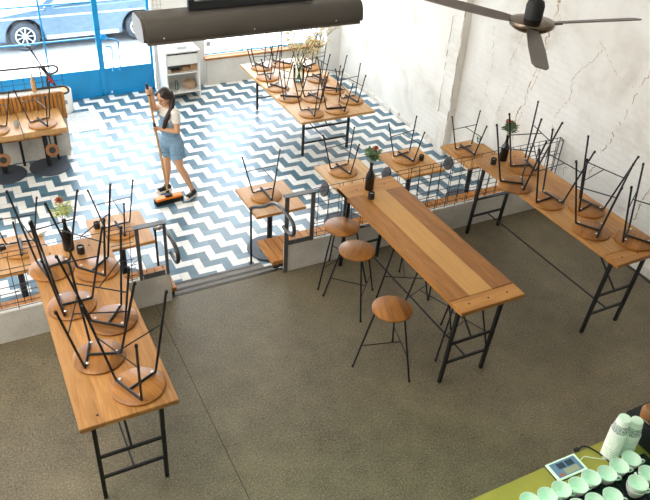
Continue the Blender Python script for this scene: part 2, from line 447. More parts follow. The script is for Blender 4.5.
# glazed street front: fixed light and door
def glazed(name, x0, x1, rails, extra=()):
    f = MB(); t = .022
    for x in (x0, x1): f.box(x - t, x + t, FY + .05, FY + .11, TZ, ft)
    for x in extra: f.box(x - .012, x + .012, FY + .05, FY + .09, TZ, ft)
    for z in rails: f.box(x0, x1, FY + .055, FY + .085, z - .010, z + .010)
    f.box(x0, x1, FY + .05, FY + .11, TZ, TZ + .05); f.box(x0, x1, FY + .05, FY + .11, ft - .05, ft)
    o = struct(f.build(name, 'blue'))
    k = MB().box(x0 + .01, x1 - .01, FY + .07, FY + .09, TZ + .04, .13).build('kick_panel', 'blue', o)
    MB().box(x0 + .01, x1 - .01, FY + .078, FY + .084, .13, ft - .03).build('pane', 'glass', o)
    return o
glazed('window_2', -4.2, -2.36, (.13, .69, 1.29), (-3.3,))
glazed('window_3', -2.32, -.61, (.13, .69, 1.29), (-1.46,))
d1 = glazed('door_1', -.565, .29, (.13,))
h = MB()
h.tube([(-.52, FY + .04, .70), (-.52, FY - .02, .70), (-.36, FY - .06, .68), (-.29, FY - .06, .64), (-.3, FY - .06, .12), (-.3, FY + .04, .11)], .012)
h.tube([(-.5, FY - .03, .56), (-.42, FY - .06, .55), (-.405, FY - .06, .5), (-.425, FY - .06, .12), (-.425, FY + .04, .11)], .012)
h.build('door_handle', 'blue', d1, True)
MB().lathe([(0, 0), (.055, 0), (.06, .02), (.045, .045), (0, .05)], (-.51, FY + .05, .70), 20, (0, -1, 0)).build('door_lock', 'blue', d1, True)
MB().ball((-.47, FY + .04, TZ + .06), .02).build('door_knob', 'screw', d1, True)
# ceiling (keeps the sun off the room); the street
struct(MB().box(-7, WX + .25, -9, FY + .25, 5.6, 5.75).build('ceiling', 'white'))
struct(MB().box(-12, 14, FY + .12, 8.7, -.6, -.37).build('pavement', 'pavement'))
struct(MB().box(-20, 22, 8.7, 30, -.7, -.4).build('street', 'asphalt'))
MB_mat = MB().box(-1.62, -.86, 5.1, 5.85, TZ, TZ + .006).build('door_mat', 'mosaic')
tag(MB_mat, 'pale mosaic-patterned mat on the tiles in front of the blue street doors', 'mat')
sg = thing('wall_sign', 'small square grey notice on the window above the wooden sill', 'sign', (1.34, FY + .045, .38))
MB().box(-.045, .045, -.004, .004, -.045, .045).build('plate', 'white', sg)
m = MB(); [m.box(-.03, .03, -.006, -.004, z, z + .012) for z in (-.03, -.005, .02)]; m.build('print', 'sign', sg)

# ------------------------------------------------------------------ tall tables on the concrete
TL, TW, TH = 2.28, .688, 1.05
def tall_table(label, x, y, group, top='oak'):
    t = thing('tall_table', label, 'table', (x, y, 0), 0, group)
    if top == 'oak_plain': e = MB().box(0, TW, 0, TL, TH - .042, TH, .004).build('tabletop', 'oak', t)
    else:
        MB().box(0, TW, .175, TL, TH - .042, TH, .004).build('tabletop', top, t)
        e = MB().box(0, TW, 0, .172, TH - .042, TH, .004).build('end_board', 'oak_x', t)
    if top == 'oak_mid': MB().box(0, TW, TL - .25, TL + .0, TH - .042, TH + .0006, .004).build('end_board', 'oak_x', t)
    p = MB()
    for k in ((.2, .8) if top == 'oak_plain' else (.2, .5, .8)): p.lathe([(.009, 0), (.009, .003)], (TW * k, .085, TH - .0008), 10)
    for k in (.25, .75): p.lathe([(.009, 0), (.009, .003)], (TW * k, TL - .13, TH - .0004), 10)
    p.build('wooden_plug', 'blackmatt', e)
    for y1, y0 in ((.14, .215), (TL - .12, TL - .035)):      # frames lean a little: top and foot of each end
        def fy(z): return y0 + (y1 - y0) * z / TH
        for xx in (.1, TW - .1): MB().tube([(xx, y0, 0), (xx, fy(TH - .042), TH - .042)], .0155, square=True).build('leg', 'black', t)
        for z in (.261, .511, TH - .056): MB().tube([(.1, fy(z), z), (TW - .1, fy(z), z)], .0105, square=True).build('cross_rail', 'black', t)
    MB().tube([(TW / 2, .20, .261), (TW / 2, TL - .055, .261)], .009).build('stretcher', 'black', t)
    for a, c in ((.18, .75), (TL - .08, TL - .75)): MB().tube([(TW / 2, a, .511), (TW / 2, c, TH - .05)], .010).build('brace', 'black', t)
    return t
TX = (-2.602, .534, 2.34); TY = (-2.354, -2.383, -2.391)
g = 'long tall tables on the concrete floor'
tall_table('long tall oak table at the left, covered with upside-down stools', TX[0], TY[0], g, 'oak_plain')
tall_table('long tall oak table in the middle with a clear top and upright stools', TX[1], TY[1], g, 'oak_mid')
tall_table('long tall oak table by the white brick wall, covered with upside-down stools', TX[2], TY[2], g)

# ------------------------------------------------------------------ stools
def make_stool(name, label, H, seat_mat, foot, r_leg, tail, loc=(0, 0, 0)):
    """leg 3 points to +X of the stool; legs 1 and 2 are one bent tube"""
    t = thing(name, label, 'stool', loc)
    R = .19; th = .028
    MB().lathe([(0, H - th), (R - .012, H - th), (R, H - th + .01), (R, H - .006), (R - .008, H), (0, H)], n=36).build('seat', seat_mat, t, True)
    zb = H - th - .012; rl = r_leg
    top = []; ft_ = []
    for a in (0, 120, 240):
        c, s_ = math.cos(math.radians(a)), math.sin(math.radians(a))
        top.append(Vector((c * .163, s_ * .163, zb))); ft_.append(Vector((c * foot, s_ * foot, 0)))
    legs = []
    for k in range(3):
        out = (ft_[k] - top[k]).normalized()
        if k == 0: inward = (Vector(((top[1].x + top[2].x) / 2, 0, zb)) - top[0]).normalized()
        else: inward = (top[3 - k] - top[k]).normalized()
        pts = [top[k] + inward * .02, top[k] + inward * .006, top[k] + out * .012, ft_[k]]
        lg = MB().tube(pts, rl, 8).build('leg', 'black', t, True); legs.append(lg)
        MB().lathe([(rl * 1.15, 0), (rl * 1.25, .02)], ft_[k], 8).build('rubber_foot', 'darkgap', lg)
    mid = Vector((top[1].x, 0, zb)); tl = mid + Vector((-tail, 0, 0))
    MB().tube([top[1], top[2]], rl * 1.1, 8).tube([top[0], tl], rl * 1.1 if not tail else rl * 1.7, 8).build('seat_bracket', 'black', t, True)
    for p in (top[1] * .8, top[2] * .8, top[0] * .82):
        MB().lathe([(.011, 0), (.011, .006), (.005, .01)], (p.x, p.y, zb - .016), 8, (0, 0, -1)).build('screw', 'screw', t)
    # footrest rods: leg 1 to leg 2, and leg 3 to the middle of it
    f = .40
    q = [ft_[k].lerp(top[k], f) for k in range(3)]
    MB().tube([q[1], q[2]], .0055, 6).tube([q[0], (q[1] + q[2]) / 2], .0055, 6).build('footrest', 'black', t, True)
    return t
SH, LH = .70, .52
up = 'stools standing upright at the middle tall table'
tall = make_stool('tall_stool', 'upright round wooden stool standing apart, nearest the camera, left of the middle table', SH, 'seat', .325, .0095, 0)
tall.location = (.285, -1.735, 0); tall.rotation_euler = (0, 0, math.radians(165)); tall['group'] = up
dup(tall, (.44, -.785, 0), math.radians(137), 'upright round wooden stool beside the middle table, second from the low wall', up)
dup(tall, (.505, -.33, 0), math.radians(200), 'upright round wooden stool closest to the low white wall and railing', up)
for (x, y, a, l) in ((1.06, -.80, 62, 'upright stool mostly hidden under the far half of the middle table'),
                     (1.07, -1.28, 290, 'upright stool mostly hidden under the centre of the middle table'),
                     (1.07, -1.80, 200, 'upright stool mostly hidden under the near end of the middle table')):
    dup(tall, (x, y, 0), math.radians(a), l, up)
def flipped(src, x, y, zt, ang, H, label, group):
    """stood on its seat: turned over about its own leg-3 axis"""
    e = (Matrix.Rotation(math.radians(ang), 3, 'Z') @ Matrix.Rotation(PI, 3, 'X')).to_euler()
    return dup(src, (x, y, zt + H + .0005), 0, label, group, e)
g = 'upside-down tall stools on the left tall table'
for x, y, a, l in ((-2.452, -.455, 10, 'upside-down stool on the left tall table, far left corner'),
                   (-2.098, -.61, 42, 'upside-down stool on the left tall table, far right corner'),
                   (-2.392, -1.027, -1, 'upside-down stool on the left tall table, left side, middle one'),
                   (-2.135, -1.334, 52, 'upside-down stool on the left tall table, right side, middle one'),
                   (-2.327, -1.711, -19, 'upside-down stool on the left tall table, nearest one on the left side'),
                   (-2.143, -2.126, 24, 'upside-down stool nearest the camera on the near end of the left tall table')):
    flipped(tall, x, y, TH, a, SH, l, g)
g = 'upside-down tall stools on the right tall table'
for x, y, a, l in ((2.755, -.515, 166, 'upside-down stool on the right tall table, far end beside the wall'),
                   (2.39, -.805, 144, 'upside-down stool on the right tall table, far end on the aisle side'),
                   (2.491, -1.213, -175, 'upside-down stool on the right tall table, middle of the aisle side'),
                   (2.792, -1.498, -165, 'upside-down stool on the right tall table, middle of the wall side'),
                   (2.525, -1.841, 123, 'upside-down stool on the right tall table, nearest the camera on the aisle side'),
                   (2.799, -2.143, -58, 'upside-down stool on the right tall table, cut off by the right picture edge')):
    flipped(tall, x, y, TH, a, SH, l, g)

# ------------------------------------------------------------------ small pedestal tables and low stools on the tiles
ZT = .40
def small_table(label, cx, cy, w=.64, d=.70, mat='oak_small', group='small square pedestal tables on the tiles', th=.038):
    t = thing('pedestal_table', label, 'table', (cx, cy, TZ), 0, group)
    MB().box(-w/2, w/2, -d/2, d/2, .75 - th, .75, .004).build('tabletop', mat, t)
    MB().lathe([(.034, .012), (.034, .735 - th)], n=20).build('column', 'black', t, True)
    MB().lathe([(0, 0), (.275, 0), (.285, .006), (.28, .016), (.05, .022), (.05, .04), (0, .04)], n=40).build('base_plate', 'disc', t, True)
    MB().box(-.2, .2, -.03, .03, .735 - th, .75 - th).box(-.03, .03, -.2, .2, .735 - th, .75 - th).build('top_bracket', 'black', t)
    return t
small_table('small square oak table by the steps and the right-hand handrail', .222, .957)
small_table('small square oak table behind the far end of the middle tall table', 1.40, 1.12, .66, .70, 'oak_pale')
small_table('small square oak table below the white wall pilaster', 2.36, 1.12, .64, .70)
small_table('small square oak table in the corner against the right wall', 3.33, 1.02, .64, .70)
small_table('small square oak table by the steps and the left-hand handrail', -1.60, .925, .61, .68)
small_table('small square oak table at the left edge behind the left railing', -2.69, .90, .62, .69)
g2 = 'pedestal tables along the slatted banquette'
small_table('pale oak pedestal table at the right end of the slatted banquette', -1.925, 4.09, .57, .70, 'oak_pale', g2, .075)
small_table('pale oak pedestal table beside the banquette, cut off by the left edge', -2.53, 4.07, .62, .70, 'oak_pale', g2, .075)

low = make_stool('low_stool', 'upside-down low stool on the small table by the right-hand handrail', LH, 'seat_pale', .285, .0085, .07)
def set_flip(o, x, y, zt, ang, H):
    o.location = (x, y, zt + H + .0005)
    o.rotation_euler = (Matrix.Rotation(math.radians(ang), 3, 'Z') @ Matrix.Rotation(PI, 3, 'X')).to_euler()
g = 'upside-down low stools on small tables'
set_flip(low, .189, 1.0, ZT, -88, LH); low['group'] = g
for x, y, a, l in ((1.362, 1.212, -82, 'upside-down low stool on the small table behind the middle tall table'),
                   (2.325, 1.212, -81, 'upside-down low stool on the small table below the pilaster'),
                   (3.253, 1.078, -87, 'upside-down low stool on the corner table against the right wall'),
                   (-1.601, .902, -85, 'upside-down low stool on the small table by the left-hand handrail'),
                   (-2.626, .949, -95, 'upside-down low stool on the small table at the left edge of the picture'),
                   (-1.928, 3.94, -75, 'upside-down low stool on the right banquette table'),
                   (-2.55, 3.94, -110, 'upside-down low stool on the banquette table at the left edge')):
    flipped(low, x, y, ZT, a, LH, l, g)

# long pale table by the street window
def long_table():
    x0, x1, y0, y1 = 1.494, 2.740, 2.735, 5.205
    t = thing('dining_table', 'long wide pale oak table by the street window, covered with upside-down stools', 'table', (x0, y0, TZ))
    W, L = x1 - x0, y1 - y0
    MB().box(0, W, 0, L, .71, .75, .004).build('tabletop', 'oak_pale', t)
    for yy in (.36, L - .26):
        for xx in (.21, W - .25): MB().box(xx - .017, xx + .017, yy - .017, yy + .017, 0, .71, .002).build('leg', 'black', t)
        for z in (.21, .45, .697): MB().box(.21, W - .25, yy - .011, yy + .011, z - .011, z + .012).build('cross_rail', 'black', t)
    MB().tube([(W / 2, .36, .211), (W / 2, L - .26, .211)], .009).build('stretcher', 'black', t)
    for a, c in ((.36, .85), (L - .26, L - .75)): MB().tube([(W / 2, a, .45), (W / 2, c, .70)], .010).build('brace', 'black', t)
long_table()
g = 'upside-down low stools on the long pale table by the window'
rows = 'first second third fourth'.split()
for k, (x, y, a, l) in enumerate((
        (1.785, 4.95, -70, 'left row, farthest by the window'), (1.70, 4.50, -95, 'left row, second from the window'),
        (1.68, 4.03, -60, 'left row, third from the window'), (1.70, 3.60, -30, 'left row, fourth from the window'),
        (1.759, 2.961, -100, 'left row, nearest corner of the table'), (2.18, 4.98, -50, 'middle, farthest by the window'),
        (2.55, 4.691, 20, 'right row, farthest, behind the glass vase'), (2.468, 4.164, -80, 'right row, second from the window'),
        (2.487, 3.659, 140, 'right row, third from the window'), (2.571, 3.192, -80, 'right row, nearest corner by the white wall'),
        (2.06, 3.461, -75, 'middle, in front of the glass vase'), (2.18, 2.952, 170, 'middle of the near end'))):
    flipped(low, x, y, ZT, a, LH, 'upside-down low stool on the long pale table: ' + l, g)

# round wooden hooks hung from the table edges
def hook(label, loc, face, rod, group, mat='shadedwood'):
    """face: direction the disc looks; rod: where the rod meets the table, relative to the disc"""
    t = thing('hanging_disc', label, 'hook', loc, 0, group)
    f = Vector(face)
    MB().lathe([(.035, -.014), (.085, -.014), (.092, -.006), (.092, .006), (.085, .014), (.035, .014)], (0, 0, 0), 28, f, False).build('wooden_ring', mat, t, True)
    MB().lathe([(0, -.012), (.045, -.012), (.045, .016), (0, .016)], (0, 0, 0), 20, f).build('hub', 'blackmatt', t, True)
    MB().tube([(0, 0, 0), tuple(Vector(rod) * .6), rod], .010, 8).build('rod', 'black', t, True)
    return t
g = 'round wooden discs hung on rods from the pedestal tables'
for x, y, z, l in ((1.035, 1.08, .27, 'round dark disc hanging from the small table behind the middle tall table'),
                   (2.005, 1.15, .27, 'round dark disc hanging at the left edge of the table below the pilaster'),
                   (2.975, 1.09, .265, 'round dark disc hanging at the left edge of the corner table')):
    hook(l, (x, y, z), (-.85, .0, .35), (.055, .03, .105), g)
hook('round brown ring with black centre hanging in front of the right banquette table', (-1.888, 3.69, .115), (-.1, -1, .35), (-.01, .06, .2), g, 'tan')
hook('round brown ring with black centre hanging at the left edge, below the banquette table', (-2.532, 3.66, .095), (-.1, -1, .35), (-.01, .06, .22), g, 'tan')

# ------------------------------------------------------------------ benches, railings, handrails
def bench(label, x0, x1, y0, y1, zt):
    t = thing('slatted_bench', label, 'bench', (x0, y0, TZ))
    L, D, h = x1 - x0, y1 - y0, zt - TZ
    s_ = MB(); x = 0
    while x < L - .01:
        s_.box(x, min(x + .084, L), 0, D, h - .055, h, .004); x += .09
    s_.build('seat', 'bench', t)
    u = MB(); u.box(.02, L - .02, .03, .07, h - .12, h - .056); u.box(.02, L - .02, D - .07, D - .03, h - .12, h - .056); u.build('bearer', 'steeldark', t)
    n = max(2, int(L / 1.1) + 1)
    for k in range(n):
        xx = .12 + (L - .24) * k / (n - 1)
        MB().box(xx - .02, xx + .02, D * .3, D * .3 + .04, 0, h - .12).build('leg', 'black', t)
    return t
bench('long slatted wooden bench behind the right low wall, from the steps to the brick wall', -.11, WX - .08, .10, .565, .10)
bench('slatted wooden bench behind the left low wall beside the steps', -4.6, -1.235, .08, .52, .10)

def railing(label, x0, x1, post, step, sgn):
    """post: end at the steps; a framed end bay with flat bars, then a double wire panel"""
    t = thing('wire_railing', label, 'railing', (post, 0, 0))
    b0, b1 = 0, sgn * (.31 if sgn > 0 else .275); hw = .024 if sgn > 0 else .016
    for xx in (b0, b1):
        p = MB().box(xx - hw, xx + hw, -.012, .0, (0 if sgn > 0 else .362) if xx == 0 else .362, .985, .001).build('post', 'steel', t)
    lo, hi = min(b0, b1) - .026, max(b0, b1) + .026
    MB().box(lo, hi, -.012, .06, .975, .987).build('top_bar', 'steel', t)
    MB().box(lo + .05, hi - .05, -.008, .0, .364, .425).build('bottom_plate', 'steel', t)
    xa, xb = (b1 + .03, x1 - post) if sgn > 0 else (x0 - post, b1 - .03)
    w = MB(); r = .0042
    for yy, zs in ((.01, (.385, .56, .78, .965)), (.058, (.40, .60, .80, .985))):
        for z in zs: w.tube([(xa, yy, z), (xb, yy, z)], r, 5)
    x = xa; k = 0
    while x <= xb + 1e-6:
        w.tube([(x, .01, .36), (x + (.03 if k % 3 == 1 else 0), .01, .965)], r * .85, 5)
        w.tube([(x + step * .45, .058, .36), (x + step * .45 - (.04 if k % 2 else 0), .058, .985)], r * .85, 5)
        if k % 2 == 0: w.tube([(x, .01, .965), (x + .02, .058, .985)], r * .85, 5); w.tube([(x, .01, .56), (x + step * .5, .058, .60)], r * .8, 5)
        x += step; k += 1
    w.build('wire_panel', 'wire', t)
    e = MB(); xe = xb if sgn > 0 else xa
    e.tube([(xe, .0, .36), (xe, .0, .97), (xe, .06, .985), (xe, .06, .36)], .007, 6); e.build('end_frame', 'wire', t)
    return t
railing('dark wire railing on the right low wall, running from the steps to the brick wall', 0, WX - .03, 0.0, .15, 1)
railing('dark wire railing on the left low wall, running from the steps out of frame', -4.4, -1.31, -1.335, .27, -1)
def smooth_path(pts, it=2):
    P = [Vector(p) for p in pts]
    for _ in range(it):
        Q = [P[0]]
        for a, b_ in zip(P, P[1:]): Q += [a.lerp(b_, .25), a.lerp(b_, .75)]
        P = Q + [P[-1]]
    return P
def handrail(label, x, xa):
    t = thing('handrail', label, 'handrail', (x, .74, TZ))
    MB().tube([(0, 0, 0), (0, 0, .80)], .0135, 8).lathe([(.035, 0), (.035, .008)], n=16).build('post', 'black', t, True)
    pts = [(0, 0, .78), (0, 0, .815), (xa * .6, -.30, .98), (xa, -.52, 1.17), (xa, -.84, 1.19), (xa, -1.00, 1.17), (xa, -1.03, 1.06), (xa, -.96, .99), (xa, -.86, .98), (xa, -.75, .98)]
    MB().tube(smooth_path(pts, 3), .021, 10).build('rail', 'steeldark', t, True)
    MB().tube([(xa, -.55, 1.17), (xa + (.05 if xa > 0 else -.05), -.745, 1.10)], .009, 8).build('bracket', 'steel', t, True)
    return t
handrail('bent steel handrail at the right side of the steps', -.115, .075)
handrail('bent steel handrail at the left side of the steps', -1.255, -.035)

# ------------------------------------------------------------------ banquette at the back left
t = thing('banquette', 'slatted wooden banquette with tall back at the left, below the street windows', 'bench', (-3.6, 4.05, TZ))
L = 2.05
s_ = MB(); x = 0
while x < L: s_.box(x, x + .044, .435, .47, .55, .965, .003); x += .055
s_.build('backrest', 'slat', t)
MB().box(0, L - .12, .18, .45, .41, .45, .004).build('seat', 'slat', t)
for xx in (.1, .75, 1.35, 1.83):
    MB().box(xx - .018, xx + .018, .20, .235, 0, .41).build('leg', 'black', t)
MB().box(0, L - .02, .33, .45, 0, .41).build('plinth', 'lowwall', t)
struct(MB().box(-7, -1.53, 4.525, 4.70, TZ, .615, .005).build('wall_low_back', 'lowwall'))
t = thing('wire_railing', 'pipe railing with a looped end above the slatted banquette', 'railing', (-1.5, 4.66, .615))
MB().tube(smooth_path([(-3, 0, .02), (-.05, 0, .02), (.06, .0, .0), (.08, -.02, -.08), (.0, -.02, -.10), (-.1, -.02, -.09)]), .017, 8).build('lower_pipe', 'steeldark', t, True)
MB().tube(smooth_path([(-3, 0, .36), (-.12, 0, .34), (-.03, 0, .32), (-.03, 0, .24), (-.12, 0, .215), (-.19, 0, .2), (-.2, 0, .12), (-.2, 0, .0)]), .017, 8).build('upper_pipe', 'steeldark', t, True)
MB().tube([(-.27, 0, 0), (-.27, 0, .34)], .011, 8).tube([(-1.6, 0, 0), (-1.6, 0, .34)], .011, 8).build('post', 'steel', t, True)
w = MB()
for k in range(17): w.tube([(-.36 - .15 * k, .02, -.1), (-.36 - .15 * k, .02, .42 if k else .5)], .004, 5)
for z in (.1, .22, .44): w.tube([(-3, .02, z), (.02, .02, z)], .004, 5)
w.tube([(.02, .02, .0), (.0, .02, .5)], .004, 5)
w.build('wire_panel', 'wire', t)
t = thing('plant_pot', 'white cylindrical pot with a brown top on the tiles by the blue street door front', 'pot', (-1.37, 6.0, TZ))
MB().lathe([(0, 0), (.145, 0), (.155, .02), (.16, .37), (.15, .39), (.14, .37), (.0, .35)], n=32).build('pot', 'white', t, True)
MB().lathe([(0, .34), (.139, .34), (.137, .375), (0, .38)], n=28).build('lid', 'soil', t, True)
MB().box(-.05, .05, -.1615, -.156, .18, .25).build('print', 'sign', t)
# long handled black and red tool leaning on that railing
t = thing('folded_umbrella', 'folded black and red umbrella leaning on the pipe railing at the left', 'umbrella', (-1.72, 4.80, .615))
MB().tube([(.14, -.06, -.02), (.08, -.03, .12), (.0, 0, .28)], .018, 10, .030).build('canopy', 'blackmatt', t, True)
MB().tube([(.10, -.075, .05), (.04, -.055, .16)], .020, 8, .026).build('red_band', 'red', t, True)
MB().tube([(0, 0, .28), (-.10, .05, .52)], .012, 8).tube(smooth_path([(-.10, .05, .52), (-.13, .06, .57), (-.16, .06, .58)]), .014, 8).build('shaft', 'blackmatt', t, True)
t = thing('wooden_post_bottle', 'slim tan wooden bottle standing on the ledge above the banquette', 'bottle', (-1.90, 4.60, .615))
MB().lathe([(0, 0), (.03, 0), (.032, .16), (.012, .22), (.01, .27), (0, .27)], n=16).build('body', 'handle', t, True)
MB().lathe([(.011, .265), (.011, .30), (0, .305)], n=12).build('cap', 'steel', t, True)

# ------------------------------------------------------------------ vases, cups and small things on the tables
def bottle_vase(label, loc, kind):
    t = thing('bottle_vase', label, 'vase', loc, random.uniform(0, 6), 'dark bottles used as vases on the tall tables')
    MB().lathe([(0, 0), (.045, 0), (.049, .008), (.049, .15), (.044, .18), (.022, .225), (.0165, .26), (.0165, .30), (.020, .302), (.020, .315), (.012, .315), (.012, .28), (0, .28)], n=24).build('bottle', 'bottle', t, True)
    st = MB(); lf = MB(); fl = MB(); tops = []
    for k in range(5):
        a = k * 1.26 + .3; tip = Vector((math.cos(a) * .05, math.sin(a) * .05, .42 + .03 * (k % 3)))
        st.tube([(0, 0, .27), (tip.x * .3, tip.y * .3, .34), tip], .002, 5); tops.append(tip)
    st.build('stem', 'stem', t)
    for tip in tops:
        n = 16 if kind == 'bush' else 18
        for q in range(n):
            a = random.uniform(0, 6.28); el = random.uniform(-.2, 1.0)
            d = Vector((math.cos(a) * math.cos(el), math.sin(a) * math.cos(el), math.sin(el)))
            p = tip * random.uniform(.86, 1.0)
            lf.leaf(p, d, random.uniform(.05, .085), random.uniform(.024, .036) if kind == 'bush' else .014)
    lf.build('leaves', 'leafd' if kind == 'bush' else 'leafy', t)
    c = Vector((.0, -.03, .485)) if kind == 'bush' else Vector((-.02, .0, .50))
    for q in range(26):
        a = q * 2.4; el = .1 + 1.3 * (q / 26); d = Vector((math.cos(a) * math.cos(el), math.sin(a) * math.cos(el), math.sin(el)))
        fl.leaf(c, d, .046, .024)
    fl.ball(c, .014, 1); fl.build('flower', 'flower', t)
    return t
bottle_vase('dark bottle with green leaves and a red flower on the middle tall table', (.839, -.27, TH), 'bush')
bottle_vase('dark bottle with feathery yellow-green sprigs on the far end of the left tall table', (-2.261, -.20, TH), 'feather')
bottle_vase('dark bottle with leaves and a red flower on the right tall table', (2.66, -.26, TH), 'bush')
def candle(label, loc, g='small black candle cups on the tables'):
    t = thing('candle_cup', label, 'candle holder', loc, 0, g)
    MB().lathe([(0, 0), (.031, 0), (.034, .006), (.034, .072), (.029, .074), (.028, .05), (0, .05)], n=20).build('cup', 'blackmatt', t, True)
    MB().lathe([(0, .05), (.027, .05), (.027, .056), (0, .056)], n=16).build('wax', 'grey', t)
candle('small black candle cup in front of the bottle on the middle tall table', (.761, -.448, TH))
candle('small black candle cup right of the bottle on the left tall table', (-2.175, -.30, TH))
candle('small black candle cup at the far left corner of the right tall table', (2.486, -.30, TH))
candle('small black candle cup on the table below the pilaster', (2.515, 1.11, ZT))
candle('small black candle cup on the small table by the left-hand handrail', (-1.815, 1.06, ZT))
candle('small black candle cup at the left edge on the small table behind the left railing', (-2.80, .99, ZT))
t = thing('candle_cup', 'small pale glass cup on the banquette table at the left', 'candle holder', (-2.26, 4.0, ZT))
MB().lathe([(0, 0), (.03, 0), (.033, .07), (.03, .07), (.027, .01), (0, .01)], n=20).build('cup', 'grey', t, True)
t = thing('saucer', 'white saucer with a glass on the corner table against the right wall', 'dish', (3.60, 1.27, ZT))
MB().lathe([(0, 0), (.04, 0), (.075, .012), (.072, .015), (.038, .006), (0, .005)], n=28).build('saucer', 'ceramic', t, True)
t = thing('glass_tumbler', 'small clear glass on the white saucer by the right wall', 'glass', (3.60, 1.27, ZT + .006))
MB().lathe([(0, 0), (.024, 0), (.03, .07), (.028, .07), (.022, .006), (0, .006)], n=20).build('tumbler', 'vaseglass', t, True)
t = thing('napkin', 'pale folded napkin at the corner of the small table behind the left railing', 'napkin', (-2.41, 1.18, ZT), .5)
MB().rings([[Vector(p) for p in r] for r in ([(-.07, -.02, .0), (-.07, .02, .0), (-.07, .02, .012), (-.07, -.02, .012)], [(0, -.04, .0), (0, .045, .0), (0, .045, .03), (0, -.04, .03)], [(.09, -.035, .002), (.09, .035, .002), (.09, .035, .02), (.09, -.035, .02)])]).build('cloth', 'tee', t)

# tall clear vase of dry blossom on the long pale table
t = thing('glass_vase', 'clear glass vase of tall branches with cream blossom on the long pale table', 'vase', (2.13, 4.20, ZT))
MB().lathe([(0, 0), (.085, 0), (.09, .01), (.095, .26), (.091, .26), (.085, .015), (0, .012)], n=28).build('vase', 'vaseglass', t, True)
st = MB(); bl = MB(); lv = MB()
random.seed(21)
for k in range(22):
    a = random.uniform(0, 6.28); sp = random.uniform(.15, .6); hh = random.uniform(.5, 1.05)
    tip = Vector((math.cos(a) * sp + .26, math.sin(a) * sp * .7, hh)); m0 = Vector((-math.cos(a) * .03, -math.sin(a) * .03, .04)); m1 = Vector((math.cos(a) * .05, math.sin(a) * .04, .30))
    st.tube(smooth_path([m0, m1, m1.lerp(tip, .5) + Vector((0, 0, .05)), tip], 1), .0045, 5, .002)
    for q in range(10):
        f = random.uniform(.35, 1); p = m1.lerp(tip, f); e = p + Vector((random.gauss(0, .06), random.gauss(0, .06), random.uniform(0, .08)))
        st.tube([p, e], .0018, 4)
        for z in range(random.randint(1, 4)): bl.ball(e + Vector((random.gauss(0, .018), random.gauss(0, .018), random.gauss(0, .015))), random.uniform(.008, .017), 1)
    if k < 7:
        for q in range(2): lv.leaf(m0.lerp(m1, random.uniform(.75, 1.3)), (math.cos(a + q), math.sin(a + q), random.uniform(-.7, .5)), random.uniform(.06, .12), .035)
st.build('branches', 'stem', t); bl.build('blossom', 'yellowf', t, True); lv.build('leaves', 'leafd', t)

# ------------------------------------------------------------------ white shelf unit by the street wall
t = thing('shelf_unit', 'white open shelf unit against the wall between the blue doors and the window', 'shelf', (.36, 5.76, TZ))
W, D, Hh = .60, .50, .86
f = MB(); f.box(0, .025, 0, D, .0, Hh); f.box(W - .025, W, 0, D, 0, Hh); f.box(0, W, D - .02, D, .05, Hh); f.build('carcass', 'white', t)
for z in (.13, .48): MB().box(.025, W - .025, 0, D - .02, z, z + .025).build('shelf', 'white', t)
MB().box(-.01, W + .01, -.01, D, Hh, Hh + .025).build('top', 'white', t)
dr = MB().box(.03, W - .03, -.012, .004, .65, .83, .003).build('drawer', 'white', t)
MB().box(.03, W - .03, -.004, .004, .832, .852).build('drawer_gap', 'darkgap', t)
MB().box(-.02, W + .03, D - .06, D, Hh + .025, Hh + .10).build('upstand', 'white', t)
def boxy(name, label, cat, loc, dims, mat, rz=0, lid=None):
    t = thing(name, label, cat, loc, rz); w, d, h = dims
    MB().box(-w/2, w/2, -d/2, d/2, 0, h, .004).build('body', mat, t)
    if lid: MB().box(-w/2 + .01, w/2 - .01, -d/2 + .01, d/2 - .01, h, h + .004).build('cover', lid, t)
    return t
z1, z2, zt = TZ + .156, TZ + .506, TZ + Hh + .026
boxy('cardboard_box', 'brown cardboard box at the right end of the upper shelf', 'box', (.87, 5.9, z2), (.12, .15, .10), 'card', 0, 'basket')
boxy('cardboard_box', 'flat brown box left of the taller box on the upper shelf', 'box', (.735, 5.9, z2), (.12, .15, .06), 'card', 0, 'basket')
boxy('book', 'dark book lying flat on the upper shelf of the white unit', 'book', (.55, 5.87, z2), (.17, .12, .03), 'tan', .1, 'screend')
boxy('paper_stack', 'small white stack of paper at the left of the upper shelf', 'paper', (.425, 5.88, z2), (.07, .1, .05), 'tee')
boxy('magazine', 'grey printed magazine lying on top of the white shelf unit', 'magazine', (.70, 5.9, zt), (.19, .12, .008), 'tee', .1, 'sign')
t = thing('wicker_basket', 'round tan wicker basket on the lower shelf of the white unit', 'basket', (.80, 5.92, z1))
MB().lathe([(0, 0), (.08, 0), (.11, .05), (.11, .11), (.085, .135), (.06, .14), (0, .14)], n=28).build('body', 'basket', t, True)
MB().tube([(math.cos(a / 10 * PI) * .08, 0, .13 + .05 * math.sin(a / 10 * PI)) for a in range(11)], .006, 6).build('handle', 'basket', t, True)
t = thing('glass_jar', 'small clear jar standing on the lower shelf left of the basket', 'jar', (.56, 5.90, z1))
MB().lathe([(0, 0), (.03, 0), (.03, .12), (.018, .15), (.018, .17), (.015, .17), (.026, .11), (.026, .01), (0, .01)], n=18).build('body', 'vaseglass', t, True)

